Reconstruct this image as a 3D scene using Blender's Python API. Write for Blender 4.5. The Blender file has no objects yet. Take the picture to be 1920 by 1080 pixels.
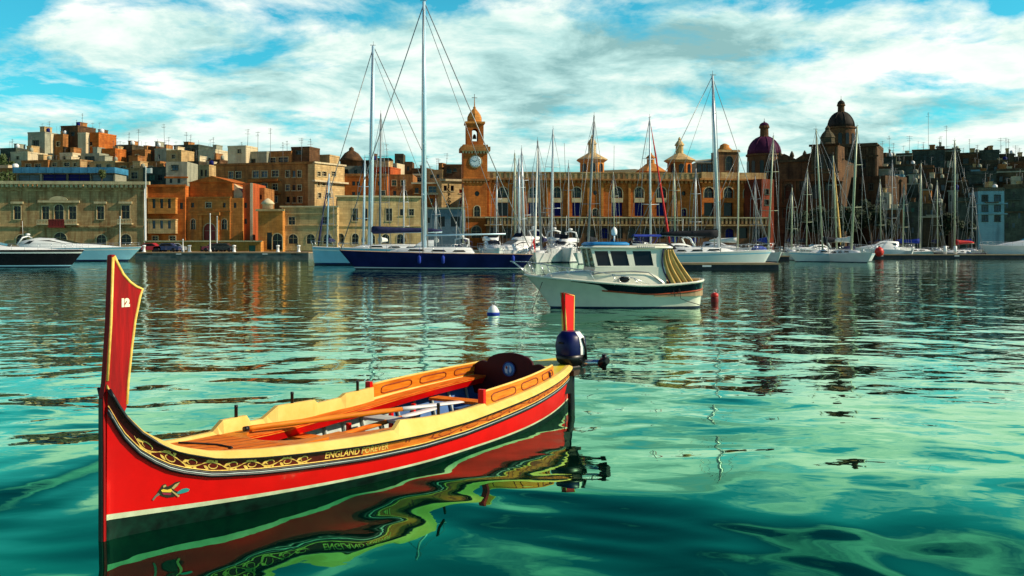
import bpy, math, random
import numpy as np
from mathutils import Vector, Matrix
from mathutils.geometry import tessellate_polygon
R = math.radians
random.seed(7)
S = bpy.context.scene
COL = S.collection

# ------------------------------------------------------------------ camera
F, H, CX, HY = 1844.0, 2.2, 960.0, 460.0      # focal length in px of a 1920 frame, eye height, principal column, horizon row
cam_d = bpy.data.cameras.new('camera')
cam_d.sensor_width = 36.0
cam_d.lens = 36.0 * F / 1920.0
cam_d.shift_y = -(540.0 - HY) / 1920.0
cam_d.clip_start, cam_d.clip_end = 0.1, 9000.0
cam = bpy.data.objects.new('camera', cam_d)
cam.location = (0, 0, H)
cam.rotation_euler = (R(90), 0, 0)
COL.objects.link(cam)
S.camera = cam

# ------------------------------------------------------------------ light
S.view_settings.view_transform = 'Standard'
S.view_settings.look = 'None'
S.view_settings.exposure = 0.15
S.view_settings.gamma = 1.0
SUN_AZ, SUN_EL = math.atan2(0.985, -0.10), R(33)           # azimuth measured from +Y towards +X
sd = Vector((math.sin(SUN_AZ) * math.cos(SUN_EL), math.cos(SUN_AZ) * math.cos(SUN_EL), math.sin(SUN_EL)))
sun_d = bpy.data.lights.new('sun', 'SUN')
sun_d.energy, sun_d.angle, sun_d.color = 5.0, R(0.5), (1.0, 0.87, 0.66)
sun = bpy.data.objects.new('sun', sun_d)
sun.rotation_euler = sd.to_track_quat('Z', 'Y').to_euler()
COL.objects.link(sun)

def lk(nt, a, b): nt.links.new(a, b)
def nd(nt, t, **kw):
    n = nt.nodes.new(t)
    for k, v in kw.items():
        if k.startswith('i_'):
            key = k[2:]
            n.inputs[int(key) if key.isdigit() else key.replace('_', ' ')].default_value = v
        else: setattr(n, k, v)
    return n
def mth(nt, op, a, b=None, c=None, clamp=False):
    n = nt.nodes.new('ShaderNodeMath'); n.operation = op; n.use_clamp = clamp
    for k, v in enumerate((a, b, c)):
        if v is None: continue
        if hasattr(v, 'is_output'): nt.links.new(v, n.inputs[k])
        else: n.inputs[k].default_value = v
    return n.outputs[0]
def mixc(nt, fac, a, b, mode='MIX'):
    n = nt.nodes.new('ShaderNodeMix'); n.data_type = 'RGBA'; n.blend_type = mode
    for k, v in ((0, fac), (6, a), (7, b)):
        if hasattr(v, 'is_output'): nt.links.new(v, n.inputs[k])
        else: n.inputs[k].default_value = v if k == 0 else (*v[:3], 1)
    return n.outputs[2]
def ramp(nt, fac, stops):
    n = nt.nodes.new('ShaderNodeValToRGB'); cr = n.color_ramp
    while len(cr.elements) < len(stops): cr.elements.new(0.5)
    for e, (p, c) in zip(cr.elements, stops):
        e.position = p; e.color = (*c[:3], 1) if not isinstance(c, (int, float)) else (c, c, c, 1)
    nt.links.new(fac, n.inputs[0])
    return n.outputs[0]

world = bpy.data.worlds.new('World'); S.world = world; world.use_nodes = True
wt = world.node_tree; wt.nodes.clear()
SKY_STR = 0.10
sky = nd(wt, 'ShaderNodeTexSky', sky_type='NISHITA', sun_disc=False)
sky.sun_elevation, sky.sun_rotation = SUN_EL, SUN_AZ
sky.air_density, sky.dust_density, sky.ozone_density = 1.0, 0.6, 2.0
tc = nd(wt, 'ShaderNodeTexCoord')
sx = nd(wt, 'ShaderNodeSeparateXYZ'); lk(wt, tc.outputs['Generated'], sx.inputs[0])
zc = mth(wt, 'MAXIMUM', sx.outputs[2], 0.0)
den = mth(wt, 'ADD', zc, 0.16)
cx = mth(wt, 'DIVIDE', sx.outputs[0], den); cy = mth(wt, 'DIVIDE', sx.outputs[1], den)
cv = nd(wt, 'ShaderNodeCombineXYZ'); lk(wt, cx, cv.inputs[0]); lk(wt, cy, cv.inputs[1])
def wnoise(scale, detail, rough, off, dist=0.0):
    m = nd(wt, 'ShaderNodeMapping'); m.inputs['Location'].default_value = off; lk(wt, cv.outputs[0], m.inputs[0])
    n = nd(wt, 'ShaderNodeTexNoise', i_Scale=scale, i_Detail=detail, i_Roughness=rough, i_Distortion=dist)
    lk(wt, m.outputs[0], n.inputs['Vector']); return n.outputs[0]
base_n = wnoise(2.1, 10, 0.62, (3.1, 1.7, 0.4), 0.25)
fine_n = wnoise(3.6, 8, 0.6, (8.0, 2.0, 5.0), 0.2)
def blob(px, py, wx, wy, amt):
    d = Vector(((px - CX) / F, 1.0, (HY - py) / F))
    dx = mth(wt, 'DIVIDE', mth(wt, 'SUBTRACT', mth(wt, 'DIVIDE', sx.outputs[0], mth(wt, 'MAXIMUM', sx.outputs[1], 0.05)), d.x), wx / F)
    dz = mth(wt, 'DIVIDE', mth(wt, 'SUBTRACT', mth(wt, 'DIVIDE', sx.outputs[2], mth(wt, 'MAXIMUM', sx.outputs[1], 0.05)), d.z), wy / F)
    r2 = mth(wt, 'ADD', mth(wt, 'MULTIPLY', dx, dx), mth(wt, 'MULTIPLY', dz, dz))
    return mth(wt, 'MULTIPLY', mth(wt, 'EXPONENT', mth(wt, 'MULTIPLY', r2, -1.0)), amt)
cover = base_n
for b in ((90, 150, 220, 40, -0.26), (420, 215, 260, 22, -0.07), (640, 25, 190, 34, -0.12), (15, 8, 60, 30, -0.2), (1340, 10, 200, 18, -0.05), (1890, 15, 40, 20, -0.2), (1850, 85, 90, 16, -0.10),
          (980, 215, 120, 14, -0.09), (250, 60, 330, 45, 0.10), (1650, 70, 300, 60, 0.10), (900, 90, 260, 50, 0.06), (560, 140, 260, 40, 0.08), (960, 160, 240, 50, 0.10),
          (1640, -95, 300, 70, -0.34), (1300, -150, 240, 50, -0.2), (70, -90, 330, 110, -0.30), (760, -140, 300, 60, -0.22), (1890, -20, 120, 25, -0.12)):
    cover = mth(wt, 'ADD', cover, blob(*b))
# cloud is thick low in the sky and breaks up overhead
lowb = mth(wt, 'MULTIPLY', mth(wt, 'SUBTRACT', 1.0, mth(wt, 'MULTIPLY', zc, 2.4), clamp=True), 0.168)
cover = mth(wt, 'ADD', cover, lowb)
cover = mth(wt, 'SUBTRACT', cover, mth(wt, 'MULTIPLY', mth(wt, 'SUBTRACT', zc, 0.25, clamp=True), 0.45))
cover = mth(wt, 'ADD', cover, mth(wt, 'MULTIPLY', mth(wt, 'SUBTRACT', fine_n, 0.5), 0.24))
# the sky behind the viewer is clearer
cover = mth(wt, 'SUBTRACT', cover, mth(wt, 'MULTIPLY', mth(wt, 'MULTIPLY', sx.outputs[1], -1.0, clamp=True), 0.13))
alpha = ramp(wt, cover, ((0.45, 0.0), (0.60, 1.0)))
shade = mth(wt, 'ADD', mth(wt, 'ADD', mth(wt, 'MULTIPLY', wnoise(2.6, 8, 0.62, (1.3, 9.7, 2.0), 0.3), 0.75), mth(wt, 'MULTIPLY', base_n, 0.30)), blob(1290, 85, 300, 55, -0.11))
shade = mth(wt, 'ADD', shade, blob(960, 40, 1100, 30, -0.02))
shade = mth(wt, 'ADD', shade, blob(1780, 40, 200, 50, 0.14))
ccol = ramp(wt, shade, ((0.38, (0.26, 0.48, 0.48)), (0.48, (0.50, 0.76, 0.73)), (0.56, (0.80, 0.93, 0.86)), (0.67, (1.04, 1.03, 0.97))))
sk = mixc(wt, 1.0, sky.outputs[0], (0.26, 1.42, 1.36), 'MULTIPLY')
hi = mth(wt, 'MULTIPLY', mth(wt, 'SUBTRACT', zc, 0.235, clamp=True), 5.0, clamp=True)
sk = mixc(wt, hi, sk, mixc(wt, 1.0, sky.outputs[0], (0.04, 0.24, 0.50), 'MULTIPLY'))
# turquoise near the horizon
hz = mth(wt, 'SUBTRACT', 1.0, mth(wt, 'MULTIPLY', zc, 3.0), clamp=True)
cs = nd(wt, 'ShaderNodeVectorMath', operation='SCALE'); lk(wt, ccol, cs.inputs[0]); cs.inputs['Scale'].default_value = 1.0 / SKY_STR
skc = mixc(wt, alpha, sk, cs.outputs[0])
# pale greenish band right at the horizon
hb = mth(wt, 'POWER', mth(wt, 'SUBTRACT', 1.0, mth(wt, 'MULTIPLY', zc, 7.0), clamp=True), 2.0)
skc = mixc(wt, mth(wt, 'MULTIPLY', hb, 0.55), skc, tuple(c / SKY_STR for c in (0.46, 0.72, 0.66)))
bg = nd(wt, 'ShaderNodeBackground', i_Strength=SKY_STR)
lk(wt, skc, bg.inputs[0])
wo = nd(wt, 'ShaderNodeOutputWorld'); lk(wt, bg.outputs[0], wo.inputs[0])

# ------------------------------------------------------------------ helpers
def tag(o, label=None, cat=None, group=None, kind=None):
    if label: o['label'] = label
    if cat: o['category'] = cat
    if group: o['group'] = group
    if kind: o['kind'] = kind
    return o
def empty(name, loc=(0, 0, 0), rz=0.0, label=None, cat=None, group=None):
    o = bpy.data.objects.new(name, None); o.empty_display_size = 0.5
    o.location = loc; o.rotation_euler = (0, 0, rz)
    COL.objects.link(o); return tag(o, label, cat, group)

class MB:
    def __init__(s): s.v, s.f, s.m, s.s = [], [], [], []
    def add(s, vs, fs, m=0, sm=False):
        b = len(s.v); s.v += [tuple(v) for v in vs]
        for f in fs: s.f.append([b + i for i in f]); s.m.append(m); s.s.append(sm)
    def box(s, x0, x1, y0, y1, z0, z1, m=0):
        s.add([(x0, y0, z0), (x1, y0, z0), (x1, y1, z0), (x0, y1, z0), (x0, y0, z1), (x1, y0, z1), (x1, y1, z1), (x0, y1, z1)],
              [(0, 3, 2, 1), (4, 5, 6, 7), (0, 1, 5, 4), (1, 2, 6, 5), (2, 3, 7, 6), (3, 0, 4, 7)], m)
    def bevbox(s, x0, x1, y0, y1, z0, z1, b, m=0, sm=False):
        # box with chamfered vertical and top edges
        def ring(i, z): return [(x0 + i + b, y0 + i, z), (x1 - i - b, y0 + i, z), (x1 - i, y0 + i + b, z), (x1 - i, y1 - i - b, z), (x1 - i - b, y1 - i, z), (x0 + i + b, y1 - i, z), (x0 + i, y1 - i - b, z), (x0 + i, y0 + i + b, z)]
        s.loft([ring(0, z0), ring(0, z1 - b), ring(b * .6, z1)], m, sm, cap=True)
    def loft(s, rings, m=0, sm=False, cap=False, closed=True, ms=None):
        n = len(rings[0]); vs = [p for r in rings for p in r]; b = len(s.v); s.v += [tuple(v) for v in vs]
        for i in range(len(rings) - 1):
            for j in range(n if closed else n - 1):
                k = (j + 1) % n
                s.f.append([b + i * n + j, b + i * n + k, b + (i + 1) * n + k, b + (i + 1) * n + j])
                s.m.append(ms[j] if ms else m); s.s.append(sm)
        if cap:
            s.f.append([b + j for j in reversed(range(n))]); s.m.append(m); s.s.append(False)
            s.f.append([b + (len(rings) - 1) * n + j for j in range(n)]); s.m.append(m); s.s.append(False)
    def tube(s, pts, r, n=6, m=0, cap=True, sm=True):
        pts = [Vector(p) for p in pts]; rings = []
        for i, p in enumerate(pts):
            a = pts[max(i - 1, 0)]; c = pts[min(i + 1, len(pts) - 1)]
            d = (c - a).normalized()
            up = Vector((0, 0, 1)) if abs(d.z) < 0.95 else Vector((1, 0, 0))
            x = d.cross(up).normalized(); y = d.cross(x).normalized()
            rr = r[i] if isinstance(r, (list, tuple)) else r
            rings.append([p + x * (rr * math.cos(2 * math.pi * k / n)) + y * (rr * math.sin(2 * math.pi * k / n)) for k in range(n)])
        s.loft(rings, m, sm, cap)
    def lathe(s, prof, c=(0, 0, 0), n=16, m=0, sm=True, rot=0.0, sq=(1, 1)):
        rings = [[(c[0] + r * sq[0] * math.cos(rot + 2 * math.pi * k / n), c[1] + r * sq[1] * math.sin(rot + 2 * math.pi * k / n), c[2] + z) for k in range(n)] for r, z in prof]
        s.loft(rings, m, sm, cap=True)
    def poly(s, pts, holes=(), m=0, flip=False):
        loops = [[Vector(p) for p in pts]] + [[Vector(p) for p in h] for h in holes]
        b = len(s.v)
        for l in loops: s.v += [tuple(p) for p in l]
        for t in tessellate_polygon(loops):
            t = list(t)
            s.f.append([b + i for i in (t if not flip else t[::-1])]); s.m.append(m); s.s.append(False)
    def prism(s, pts, d, m=0):
        # polygon extruded along vector d
        d = Vector(d); pts = [Vector(p) for p in pts]; n = len(pts)
        q = [p + d for p in pts]
        s.poly(pts, m=m); s.poly(q, m=m)
        s.add(pts + q, [(i, (i + 1) % n, n + (i + 1) % n, n + i) for i in range(n)], m)
    def build(s, name, mats, parent=None, fixn=True):
        me = bpy.data.meshes.new(name); me.from_pydata(s.v, [], s.f)
        if not isinstance(mats, (list, tuple)): mats = [mats]
        for k in mats: me.materials.append(k)
        me.polygons.foreach_set('material_index', s.m); me.polygons.foreach_set('use_smooth', s.s)
        me.update()
        if fixn:
            import bmesh
            bm = bmesh.new(); bm.from_mesh(me); bmesh.ops.remove_doubles(bm, verts=bm.verts, dist=1e-5)
            bmesh.ops.recalc_face_normals(bm, faces=bm.faces); bm.to_mesh(me); bm.free()
        o = bpy.data.objects.new(name, me); COL.objects.link(o)
        if parent: o.parent = parent
        return o

def P(px, py, Y): return Vector(((px - CX) / F * Y, Y, H - (py - HY) / F * Y))
def XX(px, Y): return (px - CX) / F * Y
def ZZ(py, Y): return H - (py - HY) / F * Y

# ------------------------------------------------------------------ materials
MATS = {}
def mat(name, col, rough=0.6, metal=0.0, var=0.12, vs=2.0, st=(1, 1, 1), col2=None, bump=0.0, bs=25.0, coat=0.0, spec=0.3):
    if name in MATS: return MATS[name]
    m = bpy.data.materials.new(name); m.use_nodes = True; nt = m.node_tree
    b = nt.nodes['Principled BSDF']
    b.inputs['Roughness'].default_value = rough; b.inputs['Metallic'].default_value = metal
    b.inputs['Coat Weight'].default_value = coat; b.inputs['Coat Roughness'].default_value = 0.08
    b.inputs['Specular IOR Level'].default_value = spec
    tcn = nd(nt, 'ShaderNodeTexCoord'); mp = nd(nt, 'ShaderNodeMapping'); mp.inputs['Scale'].default_value = st
    lk(nt, tcn.outputs['Object'], mp.inputs[0])
    n = nd(nt, 'ShaderNodeTexNoise', i_Scale=vs, i_Detail=6.0, i_Roughness=0.6); lk(nt, mp.outputs[0], n.inputs['Vector'])
    lo = tuple(c * (1 - var) for c in col) if col2 is None else col2
    hi = tuple(min(1, c * (1 + var)) for c in col) if col2 is None else col
    lk(nt, ramp(nt, n.outputs[0], ((0.35, lo), (0.65, hi))), b.inputs['Base Color'])
    if bump:
        n2 = nd(nt, 'ShaderNodeTexNoise', i_Scale=bs, i_Detail=4.0); lk(nt, mp.outputs[0], n2.inputs['Vector'])
        bp = nd(nt, 'ShaderNodeBump', i_Strength=bump, i_Distance=0.02); lk(nt, n2.outputs[0], bp.inputs['Height']); lk(nt, bp.outputs[0], b.inputs['Normal'])
    MATS[name] = m; return m
def stone(name, col, col2, stain=(0.08, 0.06, 0.04), sa=0.5, course=0.55):
    # limestone: mottled blocks in courses, with weathering that runs down in streaks
    if name in MATS: return MATS[name]
    m = bpy.data.materials.new(name); m.use_nodes = True; nt = m.node_tree
    b = nt.nodes['Principled BSDF']; b.inputs['Roughness'].default_value = 0.9; b.inputs['Specular IOR Level'].default_value = 0.15
    tcn = nd(nt, 'ShaderNodeTexCoord')
    sp = nd(nt, 'ShaderNodeSeparateXYZ'); lk(nt, tcn.outputs['Object'], sp.inputs[0])
    cb = nd(nt, 'ShaderNodeCombineXYZ'); lk(nt, mth(nt, 'ADD', sp.outputs[0], sp.outputs[1]), cb.inputs[0]); lk(nt, sp.outputs[2], cb.inputs[1])
    oi = nd(nt, 'ShaderNodeObjectInfo')
    off = nd(nt, 'ShaderNodeVectorMath', operation='ADD'); lk(nt, tcn.outputs['Object'], off.inputs[0])
    cr = nd(nt, 'ShaderNodeCombineXYZ'); lk(nt, mth(nt, 'MULTIPLY', oi.outputs['Random'], 50.0), cr.inputs[0]); lk(nt, cr.outputs[0], off.inputs[1])
    n1 = nd(nt, 'ShaderNodeTexNoise', i_Scale=0.38, i_Detail=9.0, i_Roughness=0.68); lk(nt, off.outputs[0], n1.inputs['Vector'])
    c = ramp(nt, n1.outputs[0], ((0.36, col2), (0.62, col)))
    br = nd(nt, 'ShaderNodeTexBrick', i_Scale=1.0, i_Mortar_Size=0.03, i_Bias=0.0, i_Brick_Width=1.1, i_Row_Height=0.45)
    br.inputs['Color1'].default_value = (1, 1, 1, 1); br.inputs['Color2'].default_value = (0.55, 0.52, 0.50, 1); br.inputs['Mortar'].default_value = (0.45, 0.42, 0.40, 1)
    lk(nt, cb.outputs[0], br.inputs['Vector'])
    c = mixc(nt, course, c, br.outputs['Color'], 'MULTIPLY')
    mp = nd(nt, 'ShaderNodeMapping'); mp.inputs['Scale'].default_value = (0.9, 0.9, 0.10); lk(nt, off.outputs[0], mp.inputs[0])
    n2 = nd(nt, 'ShaderNodeTexNoise', i_Scale=1.0, i_Detail=8.0, i_Roughness=0.7); lk(nt, mp.outputs[0], n2.inputs['Vector'])
    f = ramp(nt, n2.outputs[0], ((0.46, 0.0), (0.66, min(1.0, sa * 1.25))))
    c = mixc(nt, f, c, stain)
    lk(nt, c, b.inputs['Base Color'])
    bp = nd(nt, 'ShaderNodeBump', i_Strength=0.5, i_Distance=0.05); lk(nt, br.outputs['Fac'], bp.inputs['Height']); bp.invert = True; lk(nt, bp.outputs[0], b.inputs['Normal'])
    MATS[name] = m; return m
def glass(name, col, rough=0.12):
    m = mat(name, col, rough, var=0.35, vs=0.7, spec=0.22); return m

M_ORANGE = stone('orange_limestone', (0.68, 0.20, 0.036), (0.42, 0.10, 0.016), (0.18, 0.06, 0.018), 0.45)
M_GOLD = stone('golden_limestone', (0.72, 0.30, 0.07), (0.54, 0.19, 0.035), (0.18, 0.10, 0.04), 0.45)
M_CREAM = stone('cream_limestone', (0.74, 0.52, 0.24), (0.56, 0.36, 0.15), (0.20, 0.14, 0.07), 0.5)
M_GREY = stone('weathered_grey_stone', (0.62, 0.42, 0.19), (0.38, 0.25, 0.11), (0.20, 0.075, 0.025), 0.8)
M_BROWN = stone('brown_stone', (0.54, 0.24, 0.075), (0.36, 0.145, 0.04), (0.08, 0.04, 0.02), 0.6)
M_RED = stone('red_painted_render', (0.55, 0.12, 0.03), (0.42, 0.08, 0.025), (0.14, 0.05, 0.02), 0.5, 0.1)
M_PALE = stone('pale_render', (0.74, 0.62, 0.40), (0.58, 0.46, 0.27), (0.28, 0.22, 0.14), 0.4, 0.1)
M_TEALW = stone('grey_green_render', (0.42, 0.41, 0.29), (0.28, 0.28, 0.20), (0.1, 0.11, 0.09), 0.4, 0.1)
M_BLUEW = stone('pale_blue_render', (0.22, 0.42, 0.46), (0.16, 0.33, 0.38), (0.07, 0.12, 0.13), 0.4, 0.08)
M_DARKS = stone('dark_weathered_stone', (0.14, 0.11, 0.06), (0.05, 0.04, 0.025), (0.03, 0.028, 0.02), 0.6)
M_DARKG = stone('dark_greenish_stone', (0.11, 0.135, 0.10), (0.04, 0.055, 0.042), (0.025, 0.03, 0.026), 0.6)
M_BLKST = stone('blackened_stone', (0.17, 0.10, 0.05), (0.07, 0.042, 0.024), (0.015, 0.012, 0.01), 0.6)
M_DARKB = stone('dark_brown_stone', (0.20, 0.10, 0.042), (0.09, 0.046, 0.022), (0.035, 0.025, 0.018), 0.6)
M_TRIM = stone('pale_stone_trim', (0.62, 0.52, 0.30), (0.50, 0.40, 0.22), (0.24, 0.16, 0.08), 0.4, 0.1)
M_GLASS = glass('dark_window_glass', (0.012, 0.014, 0.018))
M_GLASSB = glass('bluish_window_glass', (0.05, 0.09, 0.12))
M_SHUT_BLUE = mat('blue_shutter_paint', (0.006, 0.010, 0.11), 0.6, spec=.1)
M_SHUT_RED = mat('red_door_paint', (0.22, 0.02, 0.015), 0.5)
M_SHUT_GRN = mat('green_shutter_paint', (0.03, 0.12, 0.08), 0.5)
M_WHITE = mat('white_paint', (0.80, 0.80, 0.78), 0.35, var=0.05)
M_DARKWOOD = mat('dark_wood', (0.05, 0.025, 0.015), 0.6)
M_METAL = mat('grey_metal', (0.55, 0.57, 0.58), 0.35, 0.7, var=0.05)
M_ANT = mat('antenna_metal', (0.16, 0.17, 0.17), 0.5, 0.3, var=0.1)
M_BLACK = mat('black_paint', (0.008, 0.008, 0.010), 0.35, var=0.2)
M_CONC = mat('quay_concrete', (0.20, 0.19, 0.15), 0.9, var=0.35, vs=0.6, bump=0.4)
# ------------------------------------------------------------------ water
def build_water():
    ring = [1.2]
    while ring[-1] < 380: ring.append(ring[-1] * 1.0068)
    while ring[-1] < 5200: ring.append(ring[-1] * 1.25)
    ring = np.array(ring)
    a = list(np.arange(-46, 46.01, 0.125))
    a = list(np.arange(-180, -46, 4.0)) + a + list(np.arange(50, 180, 4.0))
    th = np.radians(np.array(a)); nt_, nr = len(th), len(ring)
    rr, tt = np.meshgrid(ring, th, indexing='ij')
    X = rr * np.sin(tt); Y = rr * np.cos(tt)
    rs = np.random.RandomState(11)
    dr = rr * 0.0068
    # slow warp so that crests bend
    wx = X + 0.35 * np.sin(0.9 * Y + 1.3 * np.sin(0.55 * X)) + 0.22 * np.sin(1.7 * X - 0.8 * Y + 2.0)
    wy = Y + 0.35 * np.sin(0.8 * X + 1.1 * np.sin(0.6 * Y + 1.0)) + 0.22 * np.sin(1.5 * Y + 1.1 * X)
    Z = np.zeros_like(X)
    lam = np.exp(np.linspace(math.log(0.42), math.log(6.5), 64))
    calm = np.clip((rr - 7.0) / 18.0, 0, 1)
    calm = calm * calm * (3 - 2 * calm)
    patch = 0.75 + 0.35 * np.sin(0.21 * X + 0.13 * Y + 1.0) * np.sin(0.17 * Y - 0.08 * X)
    for l in lam:
        ang = rs.normal(0.2, 0.62 if l > 2.2 else 1.0); k = 2 * math.pi / l
        ph = rs.uniform(0, 6.28)
        sl_near = 0.0078 if l > 1.1 else 0.0026
        sl_far = 0.0080 if l < 2.2 else 0.0054
        slope = (sl_near * (1 - calm) + sl_far * calm) * (1.0 if l < 3 else 0.8)
        fade = np.clip((l / dr - 2.5) / 3.0, 0, 1)
        Z += slope / k * fade * patch * np.sin(k * (wx * math.sin(ang) + wy * math.cos(ang)) + ph)
    Z *= np.clip((4000 - rr) / 3000, 0, 1)
    co = np.stack([X, Y, Z], -1).reshape(-1, 3).astype(np.float32)
    i = np.arange(nr - 1)[:, None]; j = np.arange(nt_)[None, :]
    jn = (j + 1) % nt_
    q = np.stack([i * nt_ + j + 0 * i, i * nt_ + jn + 0 * i, (i + 1) * nt_ + jn, (i + 1) * nt_ + j], -1).reshape(-1, 4)
    # centre fan
    c = len(co); co = np.vstack([co, [[0, 0, 0]]]).astype(np.float32)
    tri = np.stack([np.full(nt_, c), (np.arange(nt_) + 1) % nt_, np.arange(nt_)], -1)
    me = bpy.data.meshes.new('water')
    me.vertices.add(len(co)); me.vertices.foreach_set('co', co.ravel())
    nl = q.size + tri.size
    me.loops.add(nl); me.loops.foreach_set('vertex_index', np.concatenate([q[:, ::-1].ravel(), tri[:, ::-1].ravel()]).astype(np.int32))
    me.polygons.add(len(q) + len(tri))
    me.polygons.foreach_set('loop_start', np.concatenate([np.arange(len(q)) * 4, q.size + np.arange(len(tri)) * 3]).astype(np.int32))
    me.polygons.foreach_set('loop_total', np.concatenate([np.full(len(q), 4), np.full(len(tri), 3)]).astype(np.int32))
    me.polygons.foreach_set('use_smooth', np.ones(len(q) + len(tri), dtype=bool))
    me.update(calc_edges=True); me.validate()
    m = bpy.data.materials.new('harbour_water'); m.use_nodes = True; nt = m.node_tree; nt.nodes.clear()
    out = nd(nt, 'ShaderNodeOutputMaterial')
    geo = nd(nt, 'ShaderNodeNewGeometry')
    mp = nd(nt, 'ShaderNodeMapping'); mp.inputs['Scale'].default_value = (0.8, 1.0, 1.0); lk(nt, geo.outputs['Position'], mp.inputs[0])
    n1 = nd(nt, 'ShaderNodeTexNoise', i_Scale=3.2, i_Detail=2.0, i_Roughness=0.45, i_Distortion=0.4); lk(nt, mp.outputs[0], n1.inputs['Vector'])
    n2 = nd(nt, 'ShaderNodeTexNoise', i_Scale=1.3, i_Detail=1.0, i_Roughness=0.5, i_Distortion=0.6); lk(nt, mp.outputs[0], n2.inputs['Vector'])
    hsum = mth(nt, 'ADD', mth(nt, 'MULTIPLY', n1.outputs[0], 0.30), n2.outputs[0])
    dst = nd(nt, 'ShaderNodeVectorMath', operation='LENGTH'); lk(nt, geo.outputs['Position'], dst.inputs[0])
    bst = ramp(nt, mth(nt, 'DIVIDE', dst.outputs['Value'], 60.0), ((0.13, 0.13), (0.40, 1.0)))
    bp = nd(nt, 'ShaderNodeBump', i_Strength=1.0, i_Distance=0.024); lk(nt, bst, bp.inputs['Strength']); lk(nt, hsum, bp.inputs['Height'])
    lw = nd(nt, 'ShaderNodeLayerWeight', i_Blend=0.5); lk(nt, bp.outputs[0], lw.inputs['Normal'])
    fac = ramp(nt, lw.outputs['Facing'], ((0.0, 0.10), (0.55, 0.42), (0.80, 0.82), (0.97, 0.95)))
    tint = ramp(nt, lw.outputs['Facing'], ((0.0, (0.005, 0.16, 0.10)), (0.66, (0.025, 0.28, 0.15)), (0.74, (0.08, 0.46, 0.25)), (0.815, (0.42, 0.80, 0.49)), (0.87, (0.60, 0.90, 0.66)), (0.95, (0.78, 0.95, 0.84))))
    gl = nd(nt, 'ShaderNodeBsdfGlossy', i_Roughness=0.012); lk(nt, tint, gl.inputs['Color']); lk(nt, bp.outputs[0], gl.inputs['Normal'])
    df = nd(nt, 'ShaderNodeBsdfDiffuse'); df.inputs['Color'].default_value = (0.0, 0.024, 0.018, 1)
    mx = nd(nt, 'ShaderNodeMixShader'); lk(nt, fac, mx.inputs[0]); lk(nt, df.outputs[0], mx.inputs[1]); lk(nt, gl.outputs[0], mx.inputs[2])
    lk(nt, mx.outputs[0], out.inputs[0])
    me.materials.append(m)
    o = bpy.data.objects.new('water', me); COL.objects.link(o)
    return tag(o, 'emerald green harbour water with low rolling ripples', 'water', kind='structure')
build_water()

# ------------------------------------------------------------------ land
GZ = 1.5
def land_h(x, y):
    s = max(0.0, y - 222.0)
    k = 0.20 if x < 20 else 0.26
    return GZ - 0.4 + min(s * k, 24 + 3 * math.sin(x * 0.05)) + 0.6 * math.sin(x * 0.21 + y * 0.13) * min(1, s / 30)
mb = MB(); xs = [-420 + 14 * i for i in range(61)]; ys = [205, 222, 232, 244, 256, 268, 280, 292, 304, 318, 335, 360, 400, 520, 700]
mb.loft([[(x, y, land_h(x, y)) for x in xs] for y in ys], 0, True, closed=False)
M_HILL = mat('dry_scrub_hillside', (0.09, 0.10, 0.035), 0.95, var=0.5, vs=0.25, col2=(0.16, 0.11, 0.05))
tag(mb.build('hillside', M_HILL, fixn=False), 'dry scrubby hillside rising behind the town', 'hill', kind='structure')
mb = MB()
mb.add([(-420, 186, 1.3), (420, 186, 1.3), (420, 205, 1.3), (-420, 205, 1.3)], [(0, 1, 2, 3)])
mb.add([(-420, 186, -3), (420, 186, -3), (420, 186, 1.3), (-420, 186, 1.3)], [(0, 1, 2, 3)])
tag(mb.build('quay', M_CONC), 'concrete waterfront quay below the buildings', 'quay', kind='structure')

# ------------------------------------------------------------------ buildings
def arch_poly(u0, u1, z0, z1, n=8):
    r = (u1 - u0) / 2; c = (u0 + u1) / 2; zs = z1 - r
    if zs < z0: zs = z0 + (z1 - z0) * 0.4
    k = (z1 - zs)
    return [(u0, z0), (u1, z0)] + [(c + r * math.cos(math.pi * i / n), zs + k * math.sin(math.pi * i / n)) for i in range(n + 1)]
def round_poly(u0, u1, z0, z1, n=12):
    return [((u0 + u1) / 2 + (u1 - u0) / 2 * math.cos(2 * math.pi * i / n), (z0 + z1) / 2 + (z1 - z0) / 2 * math.sin(2 * math.pi * i / n)) for i in range(n)]

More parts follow.
